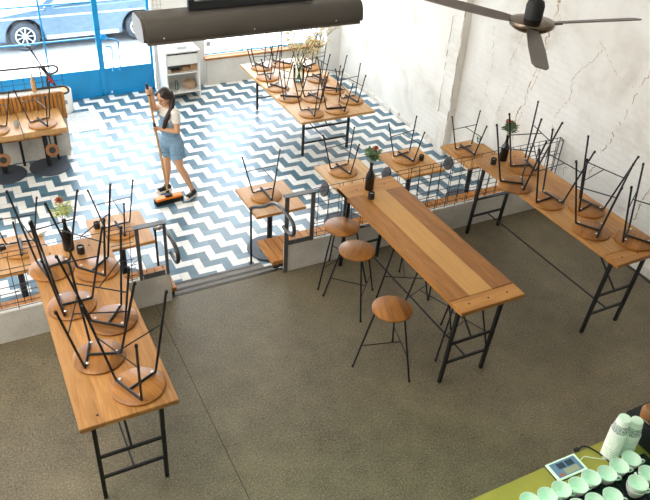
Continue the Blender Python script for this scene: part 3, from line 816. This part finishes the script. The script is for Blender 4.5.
# ------------------------------------------------------------------ heater, hanging frame, ceiling fan
t = thing('radiant_heater', 'long grey half-round heater hanging high at the top of the view', 'heater', (-.765, -1.0, 3.162))
Lh = 1.67
prof = [(-.085, .0), (-.095, .02), (-.085, .10), (-.06, .14), (-.03, .155), (.13, .158)]
for k in range(9):
    a = PI * .5 * (1 - k / 8)
    prof.append((.13 + .075 * math.cos(a) - .0, .06 + .098 * math.sin(a)))
prof += [(.19, .02), (.15, -.02), (.08, -.03), (-.02, -.015)]
MB().prism([(y_, z_) for y_, z_ in prof], 0, -Lh / 2, Lh / 2).build('hood', 'heater', t, True)
for s1 in (-1, 1):
    MB().prism([(y_ * .96 + .003, z_ * .96 + .004) for y_, z_ in prof], 0, s1 * Lh / 2, s1 * (Lh / 2 + .025)).build('end_cap', 'heater', t)
MB().box(-Lh / 2, Lh / 2, -.092, -.05, -.014, .002).build('lip', 'fan', t)
for xx in (-.72, -.05, .62): MB().ball((xx, -.094, .03), .007, 1).build('screw', 'screw', t)
t = thing('hanging_rack', 'black rectangular steel rack hanging just above the grey heater', 'rack', (-.77, -.95, 3.323))
[MB().box(-.49, .49, -.02, .02, z, z + .06, .003).build('rail', 'blackmatt', t) for z in (0, .60)]
MB().box(-.49, -.445, -.02, .02, 0.06, .60, .003).build('upright', 'blackmatt', t)
MB().box(.445, .49, -.02, .02, 0.06, .60, .003).build('upright', 'blackmatt', t)
MB().tube([(-.3, 0, .66), (-.3, 0, 2.30)], .008, 6).tube([(.3, 0, .66), (.3, 0, 2.30)], .008, 6).build('hanger', 'black', t)

t = thing('ceiling_fan', 'brown-grey ceiling fan with three blades at the upper right', 'fan', (.235, -2.76, 3.66))
MB().lathe([(0, -.05), (.10, -.05), (.128, -.03), (.133, -.015), (.128, .0), (.07, .012), (0, .012)], n=36).build('flange', 'chrome', t, True)
MB().lathe([(0, .01), (.052, .01), (.054, .085), (.045, .11), (.026, .122), (.02, .16), (0, .16)], n=28).build('motor', 'blackmatt', t, True)
MB().tube([(0, 0, .16), (0, 0, 1.9)], .014, 10).build('downrod', 'fan', t, True)
for a in (115, -10, 233):
    ca, sa = math.cos(math.radians(a)), math.sin(math.radians(a))
    R = []
    for rr, w_, tw in ((.11, .03, -.2), (.20, .044, -.2), (.45, .050, -.2), (.70, .046, -.18), (.74, .030, -.18)):
        c0 = Vector((ca * rr, sa * rr, -.02)); u = Vector((-sa, ca, 0)) * math.cos(tw) + Vector((0, 0, 1)) * math.sin(tw); nn = Vector((0, 0, 1))
        R.append([c0 - u * w_ - nn * .003, c0 + u * w_ - nn * .003, c0 + u * w_ + nn * .003, c0 - u * w_ + nn * .003])
    bl = MB().rings(R).build('blade', 'fan', t)
    MB().box(.09, .2, -.018, .018, -.03, -.022).build('blade_arm', 'steel', bl).rotation_euler = (0, 0, math.radians(a))

# ------------------------------------------------------------------ bar counter in the foreground
CZ = 1.70
t = thing('bar_counter', 'olive bar counter at the lower right corner, below the camera', 'counter', (.5, -4.6, 0))
MB().box(-1.6, 2.4, -.9, .355, CZ - .05, CZ, .006).build('countertop', 'counter', t)
MB().box(-1.55, 2.35, -.85, .30, 0, CZ - .05).build('front_panel', 'steeldark', t)
tg = thing('cup_tray', 'black gridded tray under the white cups on the bar counter', 'tray', (-.25, -4.61, CZ))
MB().box(-.52, .44, -.18, .19, 0, .022, .004).build('base', 'blackmatt', tg)
gm = MB()
for k in range(28): gm.box(-.51 + k * .033, -.504 + k * .033, -.17, .18, .022, .032)
for k in range(11): gm.box(-.51, .43, -.17 + k * .034, -.164 + k * .034, .022, .032)
gm.build('grid', 'black', tg)
def cup_src():
    t = thing('coffee_cup', 'white coffee cup', 'cup', (0, 0, 0))
    MB().lathe([(0, .006), (.022, .006), (.026, 0), (.029, .002), (.029, .008), (.043, .026), (.050, .050), (.0525, .066), (.0505, .067), (.047, .05), (.040, .028), (.026, .013), (0, .010)], n=36).build('bowl', 'ceramic', t, True)
    MB().tube(smooth_path([(.048, 0, .056), (.066, 0, .058), (.078, 0, .048), (.072, 0, .032), (.058, 0, .024), (.043, 0, .026)], 2), .0048, 8).build('handle', 'ceramic', t, True)
    return t
cup = cup_src(); cz = CZ + .0325
g = 'white cups on the bar counter'
row = [(-.675, -4.43), (-.57, -4.445), (-.474, -4.445), (-.374, -4.463), (-.276, -4.455), (-.177, -4.472), (-.078, -4.462), (.022, -4.455)]
names = ['leftmost', 'second from the left', 'third from the left', 'fourth from the left', 'fifth from the left', 'third from the right', 'second from the right', 'rightmost, by the paper cups']
first = True
for (x, y), n in zip(row, names):
    l = 'white coffee cup in the back row along the counter, ' + n
    if first: cup.location = (x, y, cz); cup.rotation_euler = (0, 0, -.55); cup['label'] = l; cup['group'] = g; first = False
    else: dup(cup, (x, y, cz), -.55 + random.uniform(-.15, .15), l, g)
for x, y, z, l in ((-.47, -4.565, 0, 'white coffee cup in the front row, leftmost at the bottom edge'), (-.365, -4.575, 0, 'white coffee cup in the front row, second from the left'),
                   (-.255, -4.59, 0, 'white coffee cup in the front row, just left of the stacked pair'),
                   (-.095, -4.60, 0, 'lower of two stacked white cups in the front row'), (-.095, -4.60, .03, 'upper of two stacked white cups in the front row'),
                   (.03, -4.565, 0, 'white coffee cup at the right edge beside the stacked pair')):
    dup(cup, (x, y, cz + z), -.6 if z == 0 else .9, l, g)
# nested paper cups, upside down
def paper(label, loc, top, group):
    t = thing('paper_cup', label, 'paper cup', loc, 0, group)
    MB().lathe([(.046, 0), (.0495, .002), (.0495, .008), (.0455, .009), (.033, .104), (0, .104), (0, .1025), (.0322, .1025), (.0445, .004)], n=28, cap=False).build('cup', 'paper', t, True)
    if top: MB().lathe([(.0462, .012), (.0388, .066), (.0375, .066), (.045, .012)], n=28, cap=False).build('printed_band', 'band', t, True)
    return t
for sx, sy, n, nm in ((.008, -4.338, 11, 'left'), (.112, -4.35, 8, 'right')):
    base = paper('white paper cup inside the %s-hand stack of upside-down cups on the counter' % nm, (sx, sy, CZ), False, 'paper cups nested in the %s-hand stack' % nm)
    for k in range(1, n): dup(base, (sx + random.uniform(-.001, .001), sy, CZ + .0185 * k), 0, base['label'], base['group'])
    pc = paper('upside-down paper cup with a grey printed band, top of the %s-hand stack' % nm, (sx, sy, CZ + .0185 * n), True, None)
# tablet
t = thing('tablet', 'white tablet lying on the bar counter, screen lit', 'tablet', (-.284, -4.305, CZ), -.02)
MB().box(-.105, .105, -.058, .058, .004, .013, .003).build('body', 'white', t)
MB().box(-.109, .109, -.062, .062, 0, .005, .002).build('case', 'blackmatt', t)
sc = MB().box(-.088, .088, -.047, .047, .0131, .0135).build('screen', 'screen', t)
MB().box(-.05, .0, -.0, .036, .0136, .014).box(.01, .06, .0, .036, .0136, .014).build('tile', 'screend', sc)
MB().box(-.03, .065, -.042, -.006, .0136, .014).build('tile', 'screenb', sc)
MB().box(-.075, -.045, -.042, -.022, .0136, .014).build('tile', 'lip', sc)
cb = thing('charging_cable', 'black cable with a plug lying across the bar counter', 'cable', (-.11, -4.235, CZ))
MB().tube(smooth_path([(-.02, .0, .006), (.03, .008, .006), (.06, -.04, .006), (.075, -.10, .006), (.085, -.2, .006)]), .005, 6).build('cord', 'black', cb, True)
MB().box(-.05, -.015, -.011, .011, 0, .016, .004).build('plug', 'blackmatt', cb)
cb = thing('charging_cable', 'thin white cable leading from the tablet', 'cable', (-.165, -4.30, CZ))
MB().tube(smooth_path([(-.01, 0, .006), (.03, .015, .004), (.06, -.01, .004), (.09, -.03, .004), (.12, -.05, .004)]), .0025, 6).build('cord', 'white', cb, True)
t = thing('coffee_machine', 'dark coffee machine at the right edge of the counter', 'machine', (.31, -4.43, CZ))
MB().box(-.10, .6, -.2, .22, 0, .15, .02).build('body', 'blackmatt', t)
MB().tube([(-.07, -.1, .165), (-.07, .12, .165)], .009, 8).build('rail', 'chrome', t, True)
MB().lathe([(0, .15), (.05, .15), (.055, .2), (.04, .23), (0, .235)], (-.02, .12, 0), 20).build('hopper', 'tan', t, True)
# cable along the wall
t = thing('floor_cable', 'black cable lying on the concrete along the brick wall', 'cable', (3.72, -2.0, 0))
MB().tube(smooth_path([(.12, .95, .006), (.10, .6, .006), (.13, .3, .006), (.08, .0, .006), (.12, -.5, .006), (.13, -1.2, .006)]), .008, 6).build('cord', 'black', t, True)

# ------------------------------------------------------------------ car in the street
def car():
    t = thing('car', 'blue-grey car parked in the street outside the glass doors', 'car', (-1.49, 9.2, -.40))
    wb, R, A = 2.28, .29, .36
    def arch(cx): return [(cx + A * math.cos(a), .29 + A * math.sin(a)) for a in [PI * k / 10 for k in range(11)]]
    low_ = [(-.88, .22), (-.90, .45), (-.82, .62), (-.55, .70), (.25, .80)]
    top = [(.25, .80), (2.45, .84), (2.98, .78), (3.05, .5), (3.0, .22)]
    bottom = [(wb + A, .2)] + [(wb + A * math.cos(a), .29 + A * math.sin(a)) for a in [PI * k / 10 for k in range(11)]] + [(wb - A, .2), (A, .2)] + [(A * math.cos(a), .29 + A * math.sin(a)) for a in [PI * k / 10 for k in range(11)]] + [(-A, .2)]
    poly = low_ + top[1:] + bottom
    o = MB().prism(poly, 1, 0, 1.65).build('body', 'carpaint', t)
    md = o.modifiers.new('bevel', 'BEVEL'); md.width = .03; md.segments = 2
    cab0 = [(.30, .80), (2.5, .84), (2.15, 1.22), (1.8, 1.30), (1.0, 1.30)]
    c0 = Vector((1.4, 0, 1))
    r0 = [Vector((x, .04 + max(0, (z - .8)) * .4, z)) for x, z in cab0]; r1 = [Vector((x, 1.61 - max(0, (z - .8)) * .4, z)) for x, z in cab0]
    MB().rings([r0, r1]).build('cabin', 'carpaint', t)
    g0 = [(.52, .84), (1.33, .86), (1.33, 1.24), (1.05, 1.25)]; g1 = [(1.40, .86), (2.3, .87), (2.08, 1.20), (1.40, 1.24)]
    for gp in (g0, g1):
        a = [Vector((x, .022 + (z - .8) * .4, z)) for x, z in gp]; b_ = [p + Vector((0, .015, 0)) for p in a]
        MB().rings([a, b_]).build('side_window', 'carglass', t)
    MB().box(-.55, 2.9, -.012, .004, .645, .68, .004).build('trim_strip', 'cartrim', t)
    MB().box(.40, 1.84, -.012, .004, .21, .29, .004).build('sill', 'cartrim', t)
    MB().box(-.885, -.60, -.006, .1, .50, .60, .01).build('headlight', 'rim', t)
    MB().box(.42, .60, -.14, -.01, .80, .90, .03).build('mirror', 'carpaint', t)
    for x in (1.30, 2.1): MB().box(x, x + .14, -.02, .0, .70, .72, .004).build('door_handle', 'carpaint', t)
    MB().box(.66, .668, -.003, .01, .28, .80).box(1.36, 1.368, -.003, .01, .28, .82).build('door_seam', 'tyre', t)
    for cx in (0, wb):
        for y0, sg_ in ((.02, 1), (1.42, -1)):
            w = MB().lathe([(.19, 0), (.27, 0), (.29, .03), (.29, .18), (.27, .21), (.19, .21), (.19, 0)], (cx, y0, .29), 32, (0, 1, 0), False).build('wheel', 'tyre', t, True)
            m = MB().lathe([(.165, .01), (.192, .01), (.192, .16), (.165, .16)], (cx, y0, .29), 28, (0, 1, 0), False)
            m.lathe([(0, .02), (.045, .02), (.045, .05), (0, .05)], (cx, y0, .29), 16, (0, 1, 0))
            for k in range(9):
                a = 2 * PI * k / 9; m.tube([(cx + .03 * math.cos(a), y0 + .035, .29 + .03 * math.sin(a)), (cx + .175 * math.cos(a), y0 + .03, .29 + .175 * math.sin(a))], .013, 6)
            m.build('rim', 'rim', w)
            MB().lathe([(0, .10), (.18, .10), (.18, .12), (0, .12)], (cx, y0, .29), 24, (0, 1, 0)).build('brake_disc', 'tyre', w)
    MB().box(-.3, 2.6, .2, 1.45, .18, .5).build('underbody', 'tyre', t)
car()

# ------------------------------------------------------------------ the woman sweeping
def remesh(o, vox, it=4):
    r = o.modifiers.new('fuse', 'REMESH'); r.mode = 'VOXEL'; r.voxel_size = vox; r.use_smooth_shade = True
    s_ = o.modifiers.new('smooth', 'SMOOTH'); s_.iterations = it; s_.factor = .5
V3 = Vector
F = V3((-.87, -.49, 0)).normalized(); Lf = V3((.49, -.87, 0)).normalized(); UPV = V3((0, 0, 1))   # facing, her left
base = V3((-.42, 2.68, TZ))
P = thing('person', 'woman in light denim dungaree shorts and a white T-shirt sweeping the tiles', 'person', base)
def W(x, y, z): return V3((x, y, z)) - base
head = W(-.535, 2.655, 1.125); neck = W(-.485, 2.69, .985); chest = W(-.478, 2.695, .82); waist = W(-.474, 2.695, .63); pelv = W(-.47, 2.694, .50)
shL = neck + V3((0, 0, -.055)) + Lf * .155 + F * .02; shR = neck + V3((0, 0, -.06)) - Lf * .15 + F * .02
hipL, hipR = pelv + Lf * .085 + V3((0, 0, -.04)), pelv - Lf * .085 + V3((0, 0, -.04))
kneeL, ankL = W(-.425, 2.545, .14), W(-.258, 2.555, -.265)
kneeR, ankR = W(-.535, 2.765, .115), W(-.545, 2.835, -.265)
top_h = W(-.742, 2.640, 1.305); low_h = W(-.60, 2.585, -.27)
hd = (low_h - top_h).normalized()
gripR = top_h + hd * .075; gripL = top_h + hd * .60
elR = W(-.675, 2.66, .985); elL = W(-.425, 2.515, .685)
body = MB()
def ell(c, r, a, n=1): body.ball(c, 1, 3, r, a)
ax = Matrix((F, Lf, UPV)).transposed()                      # local x = facing, y = her left
tilt = Matrix.Rotation(math.radians(24), 3, Lf) @ ax
body.ball(head + tilt @ V3((-.005, 0, .025)), 1, 3, (.094, .075, .088), tilt)
body.ball(head + tilt @ V3((.018, 0, -.035)), 1, 3, (.068, .060, .074), tilt)
body.ball(head + tilt @ V3((.058, 0, -.088)), 1, 2, (.022, .024, .018), tilt)     # chin
body.chain([(head + tilt @ V3((.086, 0, .012)), .009), (head + tilt @ V3((.103, 0, -.022)), .0125)])   # nose
for s1 in (-1, 1):
    body.ball(head + tilt @ V3((.055, s1 * .036, -.025)), 1, 2, (.025, .022, .02), tilt)               # cheek
    body.ball(head + tilt @ V3((-.005, s1 * .075, -.012)), 1, 2, (.018, .010, .030), tilt)             # ear
    body.chain([(head + tilt @ V3((.082, s1 * .012, .026)), .008), (head + tilt @ V3((.074, s1 * .045, .026)), .008)])
body.chain([(head + tilt @ V3((-.02, 0, -.06)), .050), (neck + V3((0, 0, -.01)), .050), (neck + V3((0, 0, -.06)), .062)])
body.chain([(shL, .052), (neck + V3((0, 0, -.045)), .058), (shR, .052)])
for c, rx, ry, rz in ((chest + V3((0, 0, .05)), .092, .140, .12), (chest + V3((0, 0, -.03)), .095, .132, .12), (waist, .085, .118, .12), (pelv + V3((0, 0, .02)), .10, .142, .11), (pelv + V3((0, 0, -.04)), .10, .145, .08)):
    body.ball(c, 1, 3, (rx, ry, rz), ax)
for s1 in (-1, 1): body.ball(chest + F * .065 + Lf * s1 * .06 + V3((0, 0, .005)), .052, 2)
body.chain([(hipL, .088), (kneeL, .052), (kneeL.lerp(ankL, .28) - F * .012, .053), (ankL, .031)])
body.chain([(hipR, .088), (kneeR, .052), (kneeR.lerp(ankR, .28) - F * .012, .053), (ankR, .031)])
for ank, toe in ((ankL, W(-.375, 2.47, -.325)), (ankR, W(-.70, 2.79, -.325))):
    body.chain([(ank, .031), (ank + V3((0, 0, -.045)), .030)]); body.chain([(ank + V3((0, 0, -.045)), .03), (toe, .024)])
def arm(sh, el, grip, side):
    """the hand closes around the handle: palm beside it, four curled fingers, thumb from the palm's side"""
    d = (grip - el).normalized()
    back = (d - hd * d.dot(hd)).normalized()                 # from the wrist towards the handle
    s_ = hd.cross(back).normalized()
    wrist = grip - back * .055 - hd * (d.dot(-hd)) * .02
    body.chain([(sh, .050), (sh.lerp(el, .45), .044), (el, .036), (el.lerp(wrist, .25), .037), (wrist, .024)])
    kn = grip - back * .006 + s_ * .026 * side
    body.chain([(wrist, .022), (grip - back * .03 + s_ * .018 * side, .023)])
    for k, (off_, r, ln) in enumerate(((-.031, .0088, 1.0), (-.011, .0092, 1.06), (.010, .009, 1.0), (.029, .008, .85))):
        o = hd * off_
        pal = grip - back * .03 + s_ * .022 * side + o * .8
        p1 = grip + s_ * .027 * side + o - back * .004
        p2 = grip + s_ * .014 * side + back * .024 * ln + o
        p3 = grip - s_ * .012 * side + back * .022 * ln + o
        p4 = grip - s_ * .024 * side + back * .004 * ln + o
        body.chain([(pal, .012), (p1, r + .001), (p2, r), (p3, r * .92), (p4, r * .8)])
    o = hd * -.03
    body.chain([(grip - back * .038 + o * .4 + s_ * .005 * side, .014), (grip - back * .022 - s_ * .022 * side + o * 1.1, .0105), (grip + back * .004 - s_ * .026 * side + o * 1.5, .0085)])
    return wrist
arm(shL, elL, gripL, 1); arm(shR, elR, gripR, -1)
bo = body.build('body', 'skin', P, 2); remesh(bo, .0058, 3)
# face details
for s1 in (-1, 1): MB().ball(head + tilt @ V3((.083, s1 * .030, .006)), 1, 2, (.006, .013, .005), tilt).build('eye', 'eye', P, True)
for s1 in (-1, 1): MB().tube([head + tilt @ V3((.092, s1 * .014, .030)), head + tilt @ V3((.086, s1 * .032, .036)), head + tilt @ V3((.072, s1 * .050, .030))], .0035, 6).build('eyebrow', 'hair', P, True)
MB().tube([head + tilt @ V3((.076, -.022, -.056)), head + tilt @ V3((.087, 0, -.054)), head + tilt @ V3((.076, .022, -.056))], .0052, 8).build('mouth', 'lip', P, True)
hr = MB()
hr.ball(head + tilt @ V3((-.022, 0, .036)), 1, 3, (.096, .085, .088), tilt)
hr.ball(head + tilt @ V3((-.045, 0, -.01)), 1, 3, (.068, .076, .075), tilt)
for s1 in (-1, 1): hr.chain([(head + tilt @ V3((.045, s1 * .045, .07)), .028), (head + tilt @ V3((.02, s1 * .07, .02)), .02), (head + tilt @ V3((-.03, s1 * .07, -.03)), .02)])
hb = head + tilt @ V3((-.095, .02, -.005))
hr.chain([(hb, .042), (hb + V3((0, 0, -.07)) + Lf * .045, .040), (shL + V3((0, 0, .035)) + F * .02 - Lf * .055, .036), (chest + Lf * .075 + F * .125 + V3((0, 0, .03)), .034), (chest + Lf * .05 + F * .15 + V3((0, 0, -.08)), .028), (chest + Lf * .03 + F * .145 + V3((0, 0, -.15)), .010)])
remesh(hr.build('hair', 'hair', P, 2), .007, 2)
# T-shirt with short sleeves
ts = MB()
for c, rx, ry, rz in ((chest + V3((0, 0, .05)), .104, .152, .125), (chest + V3((0, 0, -.03)), .108, .146, .13), (waist + V3((0, 0, .02)), .098, .132, .10)):
    ts.ball(c, 1, 3, (rx, ry, rz), ax)
for s1 in (-1, 1): ts.ball(chest + F * .067 + Lf * s1 * .06 + V3((0, 0, .005)), .060, 2)
ts.chain([(shL, .064), (neck + V3((0, 0, -.06)), .062), (shR, .064)])
for sh, el in ((shL, elL), (shR, elR)):
    d = (el - sh); ts.chain([(sh, .064), (sh + d * .38, .060)])
remesh(ts.build('t_shirt', 'tee', P, 2), .008, 3)
# dungaree shorts: hips, leg openings, bib, straps
dn = MB()
for c, rx, ry, rz in ((waist + V3((0, 0, -.02)), .108, .140, .075), (pelv + V3((0, 0, .03)), .116, .158, .10), (pelv + V3((0, 0, -.04)), .118, .162, .09)):
    dn.ball(c, 1, 3, (rx, ry, rz), ax)
for h, k in ((hipL, kneeL), (hipR, kneeR)):
    d = k - h; dn.chain([(h, .106), (h + d * .34, .103)])
so = dn.build('shorts', 'denim', P, 2); remesh(so, .008, 3)
cu = MB()
for h, k in ((hipL, kneeL), (hipR, kneeR)):
    d = (k - h).normalized(); L_ = (k - h).length; cu.lathe([(.096, -.028), (.108, -.026), (.110, .026), (.098, .028)], h + d * L_ * .52, 28, d, False)
cu.build('turn_up', 'denim', P, True)
def wrap(c, rx, ry, a0, a1, z0, z1, th, name, mat, n=12, narrow=1.0):
    rings = []
    for k in range(n + 1):
        a = a0 + (a1 - a0) * k / n
        def pt(e, z, nr): return c + F * math.cos(a * nr) * (rx + e) + Lf * math.sin(a * nr) * (ry + e) + V3((0, 0, z))
        rings.append([pt(0, z0, 1), pt(th, z0, 1), pt(th, z1, narrow), pt(0, z1, narrow)])
    return MB().rings(rings).build(name, mat, P, True)
bib = wrap(chest, .112, .150, -.95, .95, -.19, .045, .014, 'bib', 'denim', narrow=.78)
wrap(chest, .108, .146, PI - .9, PI + .9, -.19, .0, .014, 'back_panel', 'denim', narrow=.6)
for s1 in (-1, 1):
    pts = [chest + F * .122 + Lf * s1 * .075 + V3((0, 0, .035)), chest + F * .10 + Lf * s1 * .088 + V3((0, 0, .11)), neck + F * .03 + Lf * s1 * .098 + V3((0, 0, .008)), neck - F * .07 + Lf * s1 * .085 + V3((0, 0, -.04)), chest - F * .118 + Lf * s1 * .05 + V3((0, 0, .0))]
    MB().tube(smooth_path(pts, 2), .014, 8).build('strap', 'denim', P, True)
for ank, toe in ((ankL, W(-.375, 2.47, -.325)), (ankR, W(-.70, 2.79, -.325))):
    d = toe - ank; d.z = 0; d.normalize(); sd = d.cross(UPV)
    heel = V3((ank.x, ank.y, .045)) - d * .035
    sh = MB(); sh.chain([(heel, .036), (heel + d * .09, .040), (heel + d * .175 + V3((0, 0, -.008)), .033)]); sh.chain([(heel + d * .02 + V3((0, 0, .02)), .038), (ank + V3((0, 0, .0)), .040)])
    so = sh.build('shoe', 'blackmatt', P, 2); remesh(so, .006, 3)
    R = []
    for q, wd in ((-.042, .018), (-.03, .034), (.0, .039), (.08, .044), (.15, .045), (.19, .034), (.212, .014)):
        c = heel + d * q; R.append([V3((c.x, c.y, 0)) - sd * wd, V3((c.x, c.y, 0)) + sd * wd, V3((c.x, c.y, .026)) + sd * wd, V3((c.x, c.y, .026)) - sd * wd])
    MB().rings(R).build('sole', 'white', so, True)
    tc = MB().ball(heel + d * .185 + V3((0, 0, -.008)), 1, 2, (.03, .036, .026), Matrix((d, sd, UPV)).transposed())
    tc.build('toe_cap', 'white', so, True)
    lc = MB()
    for q in range(4): c = heel + d * (.06 + .025 * q) + V3((0, 0, .043 - .003 * q)); lc.tube([c - sd * .02, c + V3((0, 0, .004)), c + sd * .02], .004, 5)
    lc.build('laces', 'white', so)
# broom
t = thing('broom', 'push broom with a wooden handle and orange head held by the woman', 'broom', (-.615, 2.515, TZ), math.radians(8))
t.rotation_euler = (0, 0, math.radians(6))
inv = Matrix.Rotation(-math.radians(6), 3, 'Z'); tb = V3((-.615, 2.515, TZ))
def B(p): return inv @ (p + base - tb)
hs, he = B(top_h), B(low_h); dd = (he - hs).normalized()
MB().tube([hs + dd * .12, he], .0155, 10).build('handle', 'handle', t, True)
MB().tube([hs - dd * .03, hs + dd * .13], .018, 10).build('grip', 'blackmatt', t, True)
MB().tube([hs + dd * .50, hs + dd * .57], .0175, 10).build('sleeve', 'blackmatt', t, True)
MB().tube([he - dd * .06, (he + V3((0, -.03, -.03)))], .022, 10, .03).build('socket', 'blackmatt', t, True)
MB().box(-.195, .195, -.055, .055, .062, .095, .01).build('head', 'orange', t)
MB().box(-.05, .05, -.04, .045, .09, .125, .01).build('clamp', 'blackmatt', t)
br = MB()
for i in range(40):
    for j in range(8):
        x = -.19 + .38 * i / 39; y = -.05 + .1 * j / 7; br.box(x - .004, x + .004, y - .005, y + .005, 0, .064)
bo = br.build('bristles', 'darkgap', t); bo['kind'] = 'stuff'

# ------------------------------------------------------------------ light and camera
w = bpy.data.worlds.new('sky'); scene.world = w; w.use_nodes = True
bg = w.node_tree.nodes['Background']; bg.inputs[0].default_value = (.88, .94, 1, 1); bg.inputs[1].default_value = 9.0
def light(name, ty, loc, target, energy, col=(1, 1, 1), size=None, size_y=None, angle=None):
    d = bpy.data.lights.new(name, ty); d.energy = energy; d.color = col
    if ty == 'AREA':
        d.shape = 'RECTANGLE'; d.size = size; d.size_y = size_y or size
    if angle is not None: d.angle = angle
    o = bpy.data.objects.new(name, d); COL.objects.link(o); o.location = loc
    o.rotation_euler = (Vector(target) - Vector(loc)).to_track_quat('-Z', 'Y').to_euler(); return o
light('sun', 'SUN', (1, 12, 12), (.6, 9.0, 0), 6.0, (1, .97, .92), angle=.05)
light('overhead_fill', 'AREA', (-3.6, -2.0, 5.4), (.4, .8, 0), 210, (1, .95, .87), 3.0, 4.0)  # added soft fill from above for floor and low walls, no real fixture
sp = bpy.data.lights.new('green_tint_fill', 'SPOT'); sp.energy = 330; sp.color = (.25, 1, .5); sp.spot_size = math.radians(70); sp.spot_blend = 1; sp.shadow_soft_size = .3  # added spot that tints counter and near floor green, not a lamp of the bar
so_ = bpy.data.objects.new('green_tint_fill', sp); COL.objects.link(so_); so_.location = (-1.3, -5.1, 5.4); so_.rotation_euler = (Vector((-1.3, -4.9, 0)) - Vector((-1.3, -5.1, 5.4))).to_track_quat('-Z', 'Y').to_euler()
light('left_fill', 'AREA', (-6.6, .3, 3.4), (3.9, .6, 1.4), 170, (1, .97, .93), 6.0, 2.6)  # added fill that brightens the right wall; the left wall has no window
light('window_daylight', 'AREA', (.8, 6.25, 2.9), (.6, 2.5, -.3), 200, (.93, .97, 1), 6.0, 1.0)

cam = bpy.data.cameras.new('camera'); co = bpy.data.objects.new('camera', cam); COL.objects.link(co)
cam.sensor_width = 36; cam.lens = 36 * 713.52 / 650
co.location = (-2.778, -5.887, 4.873); co.rotation_mode = 'XYZ'; co.rotation_euler = (0.960187, -0.054413, -0.469965)
cam.clip_start = .05; cam.clip_end = 200
scene.camera = co
vs = scene.view_settings; vs.view_transform = 'Standard'; vs.look = 'None'; vs.exposure = 0.32; vs.gamma = 1; vs.use_curve_mapping = False
